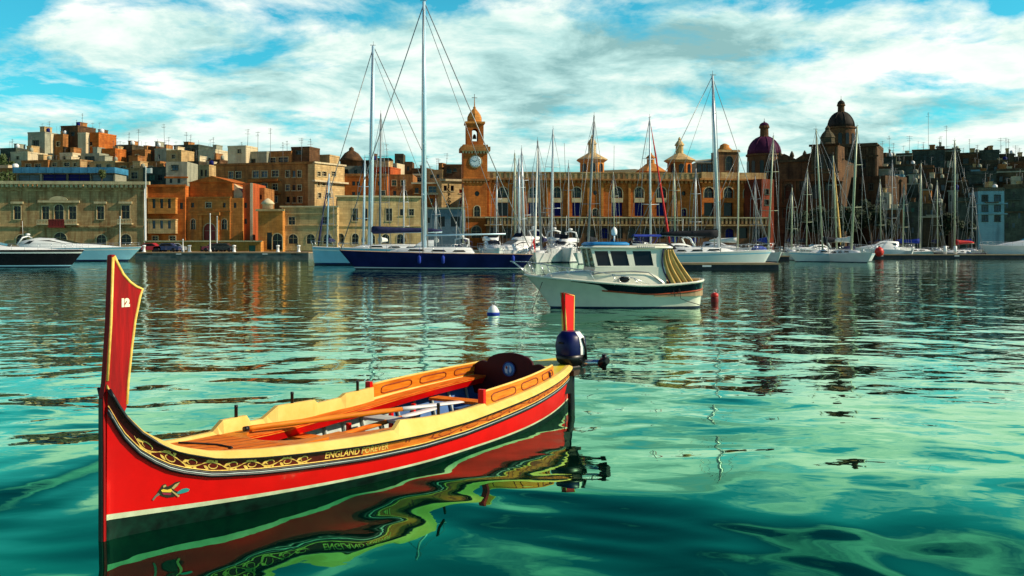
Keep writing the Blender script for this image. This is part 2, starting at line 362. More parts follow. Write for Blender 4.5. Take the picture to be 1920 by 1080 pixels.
class Bld:
    """A building whose front wall runs from column x0 at depth Y0 to column x1 at depth Y1."""
    def __init__(s, name, label, cat, x0, x1, Y0, Y1=None, group=None, zb=GZ - 0.3):
        Y1 = Y0 if Y1 is None else Y1
        s.A = Vector((XX(x0, Y0), Y0)); B = Vector((XX(x1, Y1), Y1)); d = B - s.A
        s.w = d.length; s.e = d / s.w; s.zb = zb
        s.root = empty(name, (s.A.x, s.A.y, zb), math.atan2(d.y, d.x), label, cat, group)
    def u(s, px):
        k = (px - CX) / F
        return (s.A.x - k * s.A.y) / (k * s.e.y - s.e.x)
    def z(s, py, px=None, u=None):
        u = s.u(px) if u is None else u
        return ZZ(py, s.A.y + u * s.e.y) - s.zb
    def uz(s, px, py): u = s.u(px); return u, s.z(py, u=u)
    def part(s, mb, name, mats, parent=None): return mb.build(name, mats, parent or s.root)
    def wall(s, yt, mat, D=9.0, wins=(), name='wall', yref=None, glassm=None, rec=0.28, prof=None, trim=None):
        trim = trim or (M_TRIM if mat in (M_ORANGE, M_GOLD, M_CREAM, M_GREY, M_PALE, M_BROWN, M_RED) else M_DARKG)
        """front wall with real openings, sides, back and roof deck"""
        u0, u1 = 0.0, s.w; zt = s.z(yt, u=s.w / 2)
        s.zt = zt; s.D = D
        mb = MB(); holes = []; items = []
        for w in wins:
            kind, a, b, c, d = w[:5]; gm = w[5] if len(w) > 5 else (glassm or M_GLASS)
            ua, ub = s.u(a), s.u(b); um = (ua + ub) / 2
            z1, z0 = s.z(c, u=um), s.z(d, u=um)
            z0 = max(z0, 0.05)
            if kind == 'arch': p = arch_poly(ua, ub, z0, z1)
            elif kind == 'round': p = round_poly(ua, ub, z0, z1)
            else: p = [(ua, z0), (ub, z0), (ub, z1), (ua, z1)]
            holes.append(p); items.append((kind, ua, ub, z0, z1, gm, p))
        outer = [(u0, 0), (u1, 0), (u1, zt)] + ([(s.u(a), s.z(b, a)) for a, b in prof] if prof else []) + [(u0, zt)]
        mb.poly([(a, 0, b) for a, b in outer], [[(a, 0, b) for a, b in h] for h in holes])
        for h in holes:
            n = len(h)
            mb.add([(a, 0, b) for a, b in h] + [(a, rec, b) for a, b in h], [(i, (i + 1) % n, n + (i + 1) % n, n + i) for i in range(n)])
        mb.add([(u0, 0, 0), (u1, 0, 0), (u1, D, 0), (u0, D, 0), (u0, 0, zt), (u1, 0, zt), (u1, D, zt), (u0, D, zt)],
               [(1, 2, 6, 5), (2, 3, 7, 6), (3, 0, 4, 7), (4, 5, 6, 7)])
        wl = s.part(mb, name, mat)
        for kind, ua, ub, z0, z1, gm, p in items:
            pm = MB(); pm.poly([(a, rec - 0.03, b) for a, b in p])
            nm = 'door' if kind == 'door' else 'window'
            po = s.part(pm, nm, gm)
            w_, h_ = ub - ua, z1 - z0
            if kind in ('rect', 'arch') and w_ > 0.8:
                fm = MB(); t = 0.06; k_ = 0.14
                if kind == 'rect':
                    fm.box(ua - k_, ua - .002, -.06, -.003, z0, z1 + k_); fm.box(ub + .002, ub + k_, -.06, -.003, z0, z1 + k_); fm.box(ua, ub, -.062, -.003, z1 + .002, z1 + k_)
                else:
                    cu_, cz_ = (ua + ub) / 2, (z0 + z1) / 2; n_ = len(p)
                    q_ = [(cu_ + (a_ - cu_) * (1 + .3 / w_), cz_ + (b_ - cz_) * (1 + .3 / h_)) for a_, b_ in p]
                    for yy_ in (-.05,): fm.add([(a_, yy_, b_) for a_, b_ in p] + [(a_, yy_, b_) for a_, b_ in q_] + [(a_, -.003, b_) for a_, b_ in q_], [(i_, (i_ + 1) % n_, n_ + (i_ + 1) % n_, n_ + i_) for i_ in range(1, n_)] + [(n_ + i_, n_ + (i_ + 1) % n_, 2 * n_ + (i_ + 1) % n_, 2 * n_ + i_) for i_ in range(1, n_)])
                fm.box((ua + ub) / 2 - t / 2, (ua + ub) / 2 + t / 2, rec - 0.10, rec - 0.032, z0 + t, z1 - t)
                fm.box(ua + t, ub - t, rec - 0.095, rec - 0.034, z0 + h_ * 0.55, z0 + h_ * 0.55 + t)
                s.part(fm, 'frame', trim, po)
            if kind == 'rect' and w_ > 0.7:
                sm_ = MB(); sm_.box(ua - 0.15, ub + 0.15, -0.14, 0.05, z0 - 0.16, z0 - 0.003)
                s.part(sm_, 'sill', trim, po)
        return wl
    def band(s, y0, y1, proud=0.25, mat=None, name='cornice', xa=None, xb=None, dentil=0):
        ua = s.u(xa) if xa else -proud; ub = s.u(xb) if xb else s.w + proud
        um = (ua + ub) / 2
        z1, z0 = s.z(y0, u=um), s.z(y1, u=um)
        mb = MB(); mb.box(ua, ub, -proud, -0.003, z0, z1)
        if dentil:
            n = int((ub - ua) / dentil)
            for i in range(n): mb.box(ua + (i + .2) * dentil, ua + (i + .75) * dentil, -proud * 0.7, -0.004, z0 - dentil * .65, z0 - 0.002)
        return s.part(mb, name, mat or M_TRIM)
    def parapet(s, h=0.6, t=0.3, mat=None):
        mb = MB(); z = s.zt + 0.003
        mb.box(-0.06, s.w + .06, -.06, t, z, z + h); mb.box(-0.06, t, t + .002, s.D, z, z + h); mb.box(s.w - t, s.w + .06, t + .002, s.D, z, z + h); mb.box(t + .002, s.w - t - .002, s.D - t, s.D, z, z + h)
        return s.part(mb, 'parapet', mat or M_TRIM)
    def antenna(s, px, ytop, k=3):
        u = min(max(s.u(px), 0.3), s.w - 0.3); z0 = s.zt; z1 = s.z(ytop, u=u); y = s.D * 0.4
        mb = MB(); tl_ = random.uniform(-.05, .05) * (z1 - z0); mb.tube([(u, y, z0), (u + tl_, y, z1)], 0.045, 5)
        for i in range(k):
            zz = z1 - 0.2 - i * random.uniform(.3, .6); l = 0.25 + 0.6 * random.random()
            mb.tube([(u + tl_ - l, y, zz), (u + tl_ + l * random.uniform(.4, 1), y, zz + random.uniform(-.1, .1))], 0.028, 4)
        return s.part(mb, 'antenna', M_ANT)
    def clutter(s, rg):
        """stair head, water tank and washing-line poles on the flat roof"""
        u = s.w * rg.uniform(.15, .6); w_ = rg.uniform(.14, .3) * s.w; h_ = rg.uniform(.9, 2.0); mb = MB()
        mb.box(u, u + w_, s.D * .3, s.D * .7, s.zt + .004, s.zt + h_); mb.box(u - .1, u + w_ + .1, s.D * .3 - .1, s.D * .7 + .1, s.zt + h_ + .002, s.zt + h_ + .15)
        s.part(mb, 'stair_head', rg.choice((M_CREAM, M_TEALW, M_BROWN, M_PALE, M_DARKB)))
        if rg.random() < .6:
            mb = MB(); r_ = rg.uniform(.4, .6); mb.lathe([(r_, 0), (r_, .9), (r_ * .4, 1.15)], (s.w * rg.uniform(.7, .9), s.D * .3, s.zt + .35), 10); s.part(mb, 'water_tank', rg.choice((M_WHITE, M_TEALW, M_SHUT_BLUE)))
        mb = MB()
        for k in range(rg.randint(1, 3)):
            q = s.w * rg.uniform(.05, .95); l = rg.uniform(1.2, 3.2); a = rg.uniform(-.12, .12); mb.tube([(q, 1.5, s.zt), (q + a * l, 1.5, s.zt + l)], .035, 4)
            if rg.random() < .6: mb.tube([(q + a * l - .5, 1.5, s.zt + l - .2), (q + a * l + .5, 1.5, s.zt + l - .15)], .03, 4)
        s.part(mb, 'roof_pole', M_ANT)
    def tank(s, px, r=0.7, mat=None):
        u = s.u(px); mb = MB(); mb.lathe([(r, 0), (r, 1.2), (r * .5, 1.5)], (u, s.D * 0.35, s.zt), 10)
        return s.part(mb, 'water_tank', mat or M_WHITE)

def grid_wins(x0, x1, y0, y1, nx, ny, kind='rect', fw=0.45, fh=0.55, m=None, mats=None, rs=random):
    out = []
    dx, dy = (x1 - x0) / nx, (y1 - y0) / ny
    for j in range(ny):
        for i in range(nx):
            cxp = x0 + (i + .5) * dx; cyp = y0 + (j + .5) * dy
            if rs.random() < SKIP: continue
            a_, h_ = (rs.uniform(.8, 1.25), rs.uniform(.7, 1.2)) if SKIP else (1, 1)
            if SKIP: cxp += rs.uniform(-.12, .12) * dx
            t = (kind, cxp - dx * fw * a_ / 2, cxp + dx * fw * a_ / 2, cyp - dy * fh * h_ / 2, cyp + dy * fh * h_ / 2)
            mm = rs.choice(mats) if mats else m
            out.append(t + ((mm,) if mm else ()))
    return out
GW = (M_GLASS, M_GLASS, M_GLASS, M_GLASSB)
SKIP = .0

# --- the long grey palazzo on the quay
b = Bld('palazzo', 'long weathered grey stone palazzo with dentilled cornice and red central balcony', 'building', -110, 273, 186, 188.5)
b.wall(349, M_GREY, 14, [('rect', -60, -47, 387, 411), ('rect', -14, -2, 387, 411), ('rect', 26, 39, 387, 411), ('rect', 79, 92, 387, 411), ('arch', 102, 119, 383, 411), ('rect', 129, 143, 387, 411),
     ('rect', 182, 195, 387, 411), ('rect', 228, 243, 385, 410), ('arch', 100, 125, 436, 456), ('arch', 181, 199, 440, 458), ('arch', 226, 246, 439, 458), ('arch', -40, -20, 438, 458), ('arch', 30, 50, 440, 458)])
b.band(340, 346, 0.9, M_TRIM, dentil=0.85)
b.band(356, 358, 0.15, M_GREY, 'string_course'); b.band(423, 426, 0.2, M_GREY, 'string_course')
for (xa, xb_) in ((21, 44), (177, 200), (223, 248)): b.band(378, 382, 0.35, M_TRIM, 'window_hood', xa, xb_)
b.band(376, 380, 0.4, M_TRIM, 'window_hood', 72, 150)
mb = MB(); u0, z0 = b.uz(93, 375.6); u1, _ = b.uz(128, 375.6); c_, r_ = (u0 + u1) / 2, (u1 - u0) / 2
mb.prism([(c_ + r_ * math.cos(math.pi * i / 12), -0.36, z0 + 0.45 * r_ * math.sin(math.pi * i / 12)) for i in range(13)], (0, .35, 0)); b.part(mb, 'pediment', M_TRIM)
for xa, xb_, ya, yb, mt in ((95, 124, 411.5, 427, M_SHUT_RED), (73, 93.5, 412, 422, M_TRIM), (125.5, 148, 412, 422, M_TRIM), (223, 250, 411, 421, M_TRIM)):
    ua, za = b.uz(xa, yb); ub, zb_ = b.uz(xb_, ya); mb = MB()
    mb.box(ua, ub, -1.1, -0.004, za, za + 0.25); mb.box(ua, ub, -1.1, -0.98, zb_ - .15, zb_)
    n = int((ub - ua) / 0.28)
    for i in range(n + 1):
        q = ua + 0.06 + (ub - ua - 0.12) * i / n; mb.box(q - .06, q + .06, -1.08, -1.0, za + .252, zb_ - .152)
    if mt is M_SHUT_RED: mb.box(ua + .1, ub - .1, -0.99, -0.96, za + .26, zb_ - .16)
    b.part(mb, 'balcony', mt)
mb = MB(); u, z = b.uz(271.5, 350); mb.tube([(u, -0.15, 0.2), (u, -0.15, z)], 0.10, 6); b.part(mb, 'drainpipe', M_WHITE)
# rooftop pavilion
b = Bld('rooftop_pavilion', 'flat blue glazed pavilion standing on the palazzo roof', 'pavilion', 31, 216, 206, None, zb=ZZ(342, 206))
b.wall(325, M_TEALW, 6, [('rect', 34, 74, 328, 339, M_GLASSB), ('rect', 80, 124, 327, 339, M_SHUT_BLUE), ('rect', 128, 168, 327, 339, M_SHUT_BLUE), ('rect', 172, 212, 327, 339, M_GLASSB)])
M_BLUEROOF = mat('blue_roof_panels', (0.05, 0.22, 0.36), 0.35, var=0.25, vs=0.6)
mb = MB(); mb.box(-.3, b.w + .3, -1.0, 6.3, b.zt + .003, b.zt + 1.2)
for i in range(12): mb.box(b.w * i / 12 - .05, b.w * i / 12 + .05, -1.03, -1.0, b.zt + .05, b.zt + 1.15)
b.part(mb, 'roof', M_BLUEROOF)

# --- orange house with enclosed balconies
b = Bld('balcony_house', 'narrow orange house with two cream enclosed balconies beside the palazzo', 'house', 273, 347, 190, 190)
b.wall(348, M_ORANGE, 12, [('rect', 286, 296, 443, 453), ('rect', 318, 329, 443, 453), ('rect', 337, 343, 380, 392)])
b.band(346, 350, 0.2, M_ORANGE)
for ya, yb in ((371, 401), (411, 438)):
    ua, za = b.uz(281, yb); ub, zb_ = b.uz(333, ya); mb = MB()
    mb.box(ua, ub, -1.2, -.004, za, za + (zb_ - za) * .34); mb.box(ua - .1, ub + .1, -1.3, -.004, zb_ - .25, zb_)
    zc0, zc1 = za + (zb_ - za) * .34 + .002, zb_ - .252
    for k in range(4):
        q = ua + (ub - ua - .9) * k / 3; mb.box(q, q + .9, -1.2, -.004, zc0, zc1)
    bal = b.part(mb, 'enclosed_balcony', M_CREAM if yb > 420 else M_GOLD)
    for k in range(3):
        q = ua + (ub - ua - .9) * k / 3 + .902; q2 = ua + (ub - ua - .9) * (k + 1) / 3 - .002
        pm = MB(); pm.box(q, q2, -1.0, -.9, zc0, zc1); b.part(pm, 'window', M_GLASS if yb < 420 else M_GLASSB, bal)
b = Bld('roof_tower', 'square grey-green rooftop tower behind the orange balcony house', 'house', 311, 351, 205, zb=ZZ(352, 205))
b.wall(303, M_TEALW, 7, [('rect', 322, 334, 310, 319, M_GLASSB), ('rect', 318, 323, 335, 343), ('rect', 333, 338, 335, 343)]); b.band(331, 334, .2, M_ORANGE, 'string_course')

# --- pedimented orange chapel
b = Bld('chapel', 'orange stone chapel front with low pediment and carved arched portal', 'chapel', 347, 431, 191, 190)
b.wall(371, M_GOLD, 14, [('rect', 358, 364, 380, 389), ('rect', 386, 396, 380, 389), ('rect', 418, 423, 380, 389), ('arch', 382, 404, 419, 450, M_SHUT_RED), ('arch', 358, 366, 411, 430), ('arch', 416, 425, 411, 430)])
b.band(369, 372, .3, M_GOLD); b.band(395, 398, .25, M_GOLD, 'string_course')
mb = MB(); ua, za = b.uz(375, 450); ub, zb_ = b.uz(411, 404)
mb.box(ua, ua + .5, -.4, -.004, .1, zb_); mb.box(ub - .5, ub, -.4, -.004, .1, zb_); mb.box(ua - .3, ub + .3, -.6, -.004, zb_ + .002, zb_ + .6); b.part(mb, 'portal', M_GOLD)
b2 = MB(); ua, za = b.uz(349, 370); ub, zb_ = b.uz(430, 341); uc, zp = b.uz(392, 329)
b2.box(ua, ub, 1.5, 13, b.zt + .003, zb_); b2.prism([(ua - .3, 1.2, zb_ + .002), (ub + .3, 1.2, zb_ + .002), (uc, 1.2, zp)], (0, 12, 0)); b.part(b2, 'upper_storey', M_ORANGE)
b = Bld('gable_house', 'narrow gold house with bright cream side wall right of the chapel', 'house', 431, 455, 190.2, 190.2)
b.wall(371, M_GOLD, 12, [('rect', 438, 443, 380, 390)])
mb = MB(); z1 = b.z(341, 440); mb.prism([(0, 2, b.zt + .003), (b.w, 2, b.zt + .003), (b.w, 2, b.zt + .6), (0, 2, z1)], (0, 8, 0)); b.part(mb, 'gable_wall', M_PALE)
b = Bld('red_house', 'tall narrow red-orange house with white corner stripe', 'house', 455, 474, 191, 191)
b.wall(343, M_RED, 10, [('rect', 458, 463, 380, 390), ('rect', 458, 463, 410, 420)])
mb = MB(); mb.box(b.w - .5, b.w + .02, -.1, -.004, 2, b.zt); b.part(mb, 'corner_stripe', M_PALE)
b = Bld('brick_annex', 'dark red-brown annex in shade between red house and turret', 'house', 474, 496, 196)
b.wall(352, M_BROWN, 8, [('rect', 478, 484, 390, 402), ('rect', 486, 491, 365, 374)])
# terrace wall on the quay
b = Bld('terrace_wall', 'low golden quay terrace wall with dark doorways below the chapel', 'wall', 272, 489, 178, 178, zb=0.9)
b.wall(452, M_GOLD, 6, [('door', 284, 292, 462, 474), ('door', 305, 313, 462, 474), ('door', 318, 326, 462, 474), ('door', 340, 348, 463, 474), ('door', 375, 382, 462, 474), ('door', 398, 405, 462, 474), ('door', 410, 418, 461, 474), ('door', 433, 440, 461, 474), ('door', 466, 479, 460, 474, M_SHUT_GRN)])
b.band(451, 453.5, .25, M_TRIM, 'coping')

# --- big apartment block
b = Bld('apartment_block', 'wide brown-orange apartment block with white balconies and flat roof', 'apartment block', 405, 590, 212, 206)
ap = []
for y in (402, 485, 575): pass
for x0, x1, y0, y1 in ((429, 437, 322, 334), (442, 452, 322, 334), (474, 485, 321, 333), (490, 501, 321, 332), (510, 522, 320, 331), (536, 543, 320, 332), (548, 554, 320, 332), (558, 565, 320, 332),
                       (474, 485, 344, 355), (490, 501, 344, 355), (511, 520, 345, 356), (536, 543, 347, 357), (548, 554, 347, 357), (558, 565, 347, 357),
                       (476, 487, 368, 379), (492, 502, 368, 379), (511, 520, 368, 379), (537, 543, 369, 380), (549, 555, 369, 380), (559, 566, 369, 380)): ap.append(('rect', x0, x1, y0, y1, random.choice((M_GLASS, M_GLASSB, M_GLASSB))))
b.wall(307, M_BROWN, 12, ap); b.band(305, 309, .3, M_BROWN)
for ya in (336, 358):
    ua, za = b.uz(470, ya + 6); ub, zb_ = b.uz(526, ya); mb = MB(); mb.box(ua, ub, -1.3, -.004, za, za + .2); mb.box(ua, ub, -1.3, -1.18, za + .202, zb_); b.part(mb, 'balcony', M_ORANGE)
for px, yt in ((462, 242), (486, 235), (545, 254), (433, 262), (510, 262)): b.antenna(px, yt)
b = Bld('apartment_wing', 'sunlit cream wing at the right end of the apartment block', 'apartment block', 590, 646, 205.5, 214)
b.wall(308, M_CREAM, 10, [('rect', 595, 601, 322, 330), ('rect', 604, 612, 322, 330), ('rect', 622, 630, 322, 330), ('rect', 595, 600, 340, 348), ('rect', 604, 610, 340, 348), ('rect', 596, 602, 362, 371), ('rect', 612, 620, 362, 371)])
b.band(340, 343, .8, M_PALE, 'balcony'); b.band(306, 309, .3, M_PALE)
# roof huts on the block
def hut(label, x0, x1, yt, yb, Y, m, wins=(), ants=(), name='roof_hut', D=5, group=None, Y1=None):
    Y1 = Y - .30 * (x1 - x0) / F * Y if Y1 is None else Y1
    b = Bld(name, label, 'house', x0, x1, Y, Y1, zb=max(ZZ(yb, Y), land_h(XX((x0 + x1) / 2, Y), Y + 1) - 6) if name != 'hill_house' else land_h(XX((x0 + x1) / 2, Y), Y + D) - 2.5, group=group)
    b.wall(yt, m, D, wins)
    if (x1 - x0) > 14: b.parapet(0.35, .25, m)
    if name == 'hill_house' and (x1 - x0) > 16: b.clutter(random)
    for a in ants: b.antenna(*a)
    return b
hut('small white roof hut with one window on the apartment block', 427, 461, 276, 308, 216, M_PALE, [('rect', 445, 452, 280, 287)], [(455, 240)])
hut('long low grey-green roof shed beside the white hut', 462, 500, 287, 308, 217, M_TEALW, [('rect', 468, 478, 299, 306)])
hut('brown roof shed with dark openings under a pole antenna', 500, 546, 286, 308, 217, M_BROWN, [('rect', 505, 517, 296, 306), ('rect', 522, 540, 295, 306)], [(530, 262)])
hut('square brown roof hut on the right end of the apartment block', 546, 580, 278, 308, 216, M_DARKB, [('rect', 556, 566, 283, 289, M_GLASSB)], [(575, 258)])
hut('small dark shed house between domed chapel and tall yacht mast', 678, 702, 303, 330, 228, M_DARKS, [('rect', 684, 690, 310, 318)], [(690, 282)], name='hill_house', D=6)
hut('pale box house on the skyline right of the thin grey mast', 730, 744, 306, 330, 230, M_PALE, [('rect', 734, 739, 312, 319)], [], name='hill_house', D=6)
hut('brown flat house on the skyline beside the tallest mast', 772, 800, 318, 340, 232, M_DARKB, [('rect', 778, 784, 324, 331), ('rect', 788, 794, 324, 331)], [(784, 300), (792, 290)], name='hill_house', D=6)
hut('cream terrace house on the skyline left of the square stone hut', 800, 830, 321, 342, 229, M_CREAM, [('rect', 806, 812, 327, 334), ('rect', 818, 824, 327, 334)], [(815, 296)], name='hill_house', D=6)
hut('reddish house with parapet between orange terraces and ochre house', 702, 732, 316, 345, 222, M_RED, [('rect', 708, 714, 322, 329), ('rect', 720, 726, 322, 329)], [(712, 290)], name='hill_house', D=6)
hut('low cream roof hut with blue tank behind the cream wing', 582, 618, 293, 312, 222, M_CREAM, [('rect', 586, 592, 300, 307)])

# --- lower middle front: fortified wall with round turret
b = Bld('fortress_wall', 'long cream quay wall with arched vaults and small upper windows', 'building', 528, 632, 182, 182)
b.wall(388, M_CREAM, 10, [('rect', 541, 553, 407, 421), ('rect', 603, 614, 407, 421), ('arch', 541, 558, 439, 457), ('arch', 575, 590, 439, 457), ('arch', 606, 622, 439, 457)])
b.band(386, 389, .3, M_TRIM); b.band(422, 424, .15, M_CREAM, 'string_course'); b.band(400, 402, .15, M_CREAM, 'string_course')
b = Bld('gate_tower', 'gold and cream gate tower with dark doorway beside the quay wall', 'tower', 484, 530, 180, 180, zb=.9)
b.wall(394, M_GOLD, 10, [('door', 500, 510, 436, 468), ('arch', 511, 529, 438, 468)]); b.band(392, 396, .4, M_CREAM)
mb = MB(); u, z = b.uz(499, 394); mb.lathe([(1.0, 0), (1.0, 1.1), (1.3, 1.2), (.9, 1.7), (.2, 2.2)], (u, 1.2, b.zt), 12); b.part(mb, 'turret', M_PALE)
b = Bld('warehouse', 'long cream warehouse with tall dark windows behind the moored masts', 'building', 632, 789, 184, 187)
b.wall(369, M_CREAM, 12, [('rect', 661, 671, 391, 414), ('rect', 682, 689, 391, 414), ('rect', 724, 735, 391, 414), ('rect', 750, 757, 392, 404), ('rect', 767, 776, 392, 404), ('arch', 633, 645, 438, 457), ('arch', 660, 672, 438, 457), ('arch', 690, 703, 439, 457), ('arch', 716, 730, 439, 457), ('arch', 744, 757, 439, 457)])
b.band(367, 370, .35, M_TRIM); b.band(423, 425, .2, M_CREAM, 'string_course')
b = Bld('orange_terrace', 'orange terraced houses with small windows above the cream warehouse', 'house', 634, 726, 214, 214)
b.wall(330, M_ORANGE, 10, [('rect', 660, 666, 340, 348), ('rect', 669, 675, 340, 348), ('rect', 690, 696, 340, 348), ('rect', 708, 714, 340, 348), ('rect', 641, 647, 358, 366), ('rect', 660, 666, 360, 367), ('rect', 670, 676, 360, 367), ('rect', 715, 722, 358, 366)], )
b.parapet(.5, .3, M_BROWN)
b = Bld('ochre_house', 'ochre house with green shutters right of the orange terraces', 'house', 728, 774, 216, 216)
b.wall(327, M_BROWN, 10, [('rect', 735, 743, 338, 348, M_SHUT_GRN), ('rect', 752, 760, 338, 348), ('rect', 737, 743, 358, 366), ('rect', 755, 762, 358, 366)])
b = Bld('orange_house', 'bright orange house with small white balcony left of the clock tower', 'house', 774, 828, 208, 208)
b.wall(344, M_ORANGE, 10, [('rect', 778, 785, 352, 362), ('rect', 804, 819, 350, 361, M_GLASSB), ('rect', 806, 812, 372, 380), ('rect', 780, 787, 372, 380)])
b.band(362, 366, 1.0, M_PALE, 'balcony', 800, 823); b.band(342, 345, .3, M_PALE)
b = Bld('cream_house', 'cream and pink house directly left of the clock tower', 'house', 828, 872, 205, 207)
b.wall(338, M_CREAM, 9, [('rect', 832, 838, 348, 358), ('rect', 845, 851, 348, 358), ('rect', 861, 867, 355, 362, M_SHUT_RED), ('rect', 861, 867, 375, 382, M_SHUT_RED)]); b.band(336, 340, .4, M_PALE)
b = Bld('harbour_shed', 'low blue-grey harbour shed below the cream house', 'shed', 789, 868, 188, 188)
b.wall(391, mat('blue_grey_render', (0.12, 0.17, 0.21), .8, var=.2), 9, [('rect', 800, 806, 408, 418), ('door', 822, 834, 406, 425), ('door', 845, 862, 406, 425)]); b.band(389, 392, .3, M_TEALW)
b = Bld('stone_hut', 'square brown stone hut on the skyline left of the clock tower', 'house', 832, 865, 228, zb=14); b.wall(310, M_DARKB, 6, [('rect', 838, 846, 318, 324), ('rect', 850, 856, 316, 321)]); b.band(308, 311, .2, M_DARKB); b.antenna(836, 285)
b = Bld('chimney_tower', 'tall dark narrow tower house behind the big yacht masts', 'tower', 740, 756, 236, zb=12); b.wall(288, M_DARKS, 5, [('rect', 745, 750, 300, 308)])
b = Bld('small_tower', 'short brown tower house right of the tall dark one', 'tower', 758, 773, 234, zb=12); b.wall(303, M_DARKB, 5, [('rect', 763, 767, 312, 320)])
b = Bld('far_house', 'greyish flat-roofed house on the skyline behind the thin grey mast', 'house', 700, 732, 238, zb=12); b.wall(296, M_DARKS, 6, [('rect', 706, 712, 304, 311), ('rect', 718, 724, 304, 311)]); b.antenna(722, 268)
b = Bld('long_roof_house', 'long low pale house under the skyline between towers and clock tower', 'house', 774, 834, 230, zb=11); b.wall(329, M_BROWN, 8, [('rect', 782, 790, 333, 340), ('rect', 800, 808, 333, 340)]); b.parapet(.4, .3, M_PALE); b.tank(798)
# ruined dome
b = Bld('domed_chapel', 'small dark domed chapel on the skyline left of the tall white mast', 'chapel', 632, 680, 232, zb=12)
b.wall(311, M_TEALW, 6, [('rect', 645, 652, 318, 326), ('rect', 664, 670, 318, 326)])
mb = MB(); u, z = b.uz(655, 305); mb.lathe([(2.7, 0), (2.7, 1.3), (3.0, 1.35), (2.6, 2.0), (1.7, 3.2), (.6, 3.9), (.6, 4.4), (.1, 4.8)], (u, 3, b.zt), 12); b.part(mb, 'dome', M_DARKB)
# --- maritime building with the clock tower
CREN = M_ORANGE
b = Bld('museum', 'long orange arcaded waterfront palace with arched blue windows', 'building', 914, 1316, 200, 204)
MW = []
for x0, x1 in ((933, 953), (991, 1010), (1037, 1052), (1073, 1090), (1147, 1167), (1190, 1207), (1231, 1249)):
    MW.append(('arch', x0, x1, 351, 371)); MW.append(('door', x0, x1, 380, 405, M_SHUT_BLUE if x0 > 960 else M_GLASS))
MW += [('round', 1112, 1120, 357, 366), ('arch', 1111, 1121, 391, 405), ('round', 1278, 1286, 358, 367), ('arch', 1278, 1287, 391, 405, M_SHUT_BLUE)]
b.wall(337, M_ORANGE, 16, MW, rec=.6)
b.band(335.5, 338.5, .7, M_BROWN, dentil=.9); 
mb = MB(); z = b.z(323, u=b.w / 2); mb.box(-.1, b.w + .1, -.3, .3, b.zt + .003, z - .25); mb.box(-.2, b.w + .2, -.45, .4, z - .248, z)
for i in range(40): q = b.w * i / 40; mb.box(q, q + .5, -.42, -.302, b.zt + .02, z - .26)
b.part(mb, 'parapet', M_GREY)
b.band(371.5, 379.5, .05, M_TRIM, 'lintel_course', 990, 1011)
for x0, x1 in ((933, 953), (1037, 1052), (1073, 1090), (1147, 1167), (1190, 1207), (1231, 1249)): b.band(371.5, 379.5, .05, M_TRIM, 'lintel', x0 - 1, x1 + 1)
for x in (916, 962, 976, 1024, 1063, 1101, 1127, 1178, 1218, 1260, 1270, 1294): 
    ua, za = b.uz(x, 406); ub, zb_ = b.uz(x + 4.5, 341); mb = MB(); mb.box(ua, ub, -.25, -.004, za + .05, zb_); b.part(mb, 'pilaster', M_GOLD)
b.antenna(1069, 262, 0); b.antenna(1162, 267, 0)
b = Bld('museum_wing', 'darker right wing of the arcaded waterfront palace with three tall arches', 'building', 1316, 1436, 203, 206)
b.wall(337, M_ORANGE, 16, [w for x0, x1 in ((1320, 1339), (1357, 1375), (1394, 1412)) for w in (('arch', x0, x1, 351, 371), ('door', x0, x1, 380, 405))], rec=.6)
b.band(335.5, 338.5, .7, M_BROWN, dentil=.9); b.parapet(1.5, .4, M_GREY)
for x in (1345, 1382, 1418):
    ua, za = b.uz(x, 406); ub, zb_ = b.uz(x + 4.5, 341); mb = MB(); mb.box(ua, ub, -.25, -.004, za + .05, zb_); b.part(mb, 'pilaster', M_BROWN)
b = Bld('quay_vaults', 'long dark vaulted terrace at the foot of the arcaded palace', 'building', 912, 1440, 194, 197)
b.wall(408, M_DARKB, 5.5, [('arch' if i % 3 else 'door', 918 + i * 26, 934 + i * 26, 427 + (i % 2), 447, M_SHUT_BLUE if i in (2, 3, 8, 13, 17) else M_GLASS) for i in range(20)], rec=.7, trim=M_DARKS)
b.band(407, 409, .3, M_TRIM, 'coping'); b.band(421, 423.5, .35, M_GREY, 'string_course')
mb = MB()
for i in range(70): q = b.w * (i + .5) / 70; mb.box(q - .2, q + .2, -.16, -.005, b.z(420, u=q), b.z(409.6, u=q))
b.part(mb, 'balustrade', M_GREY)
b = Bld('red_facade', 'narrow red facade strip right of the palace wing', 'house', 1428, 1451, 201, 203)
b.wall(336, stone('dark_red_render', (0.24, 0.045, 0.018), (0.14, 0.03, 0.014), (0.05, 0.02, 0.012), 0.6, 0.2), 8, [('rect', 1434, 1441, 355, 364), ('rect', 1434, 1441, 375, 384), ('arch', 1433, 1444, 420, 446)])

# clock tower
b = Bld('clock_tower', 'orange stone clock tower with arched belfry and bulbous cap', 'clock tower', 869, 914, 198, 198.6)
tw = b.w
b.wall(283, M_ORANGE, tw, [('round', 890, 899, 358, 368), ('arch', 889, 900, 386, 408), ('arch', 884, 902, 424, 446)], rec=.5)
b.band(335, 339, .3, M_BROWN, dentil=.7); b.band(406, 409, .3, M_GREY, 'string_course'); b.band(280, 284, .35, M_TRIM, dentil=.6)
def zt_(py): return ZZ(py, 198.3) - b.zb
c_ = tw / 2
mb = MB(); z0 = zt_(283)
mb.box(-.55, tw + .55, -.55, tw + .55, z0 + .003, zt_(275)); mb.box(-.1, tw + .1, -.1, tw + .1, zt_(275) + .002, zt_(271)); b.part(mb, 'gallery', M_BROWN)
bw = 1.72
mb = MB(); zz0, zz1 = zt_(271) + .004, zt_(231)
ap_ = arch_poly(c_ - .62, c_ + .62, zt_(264), zt_(240))
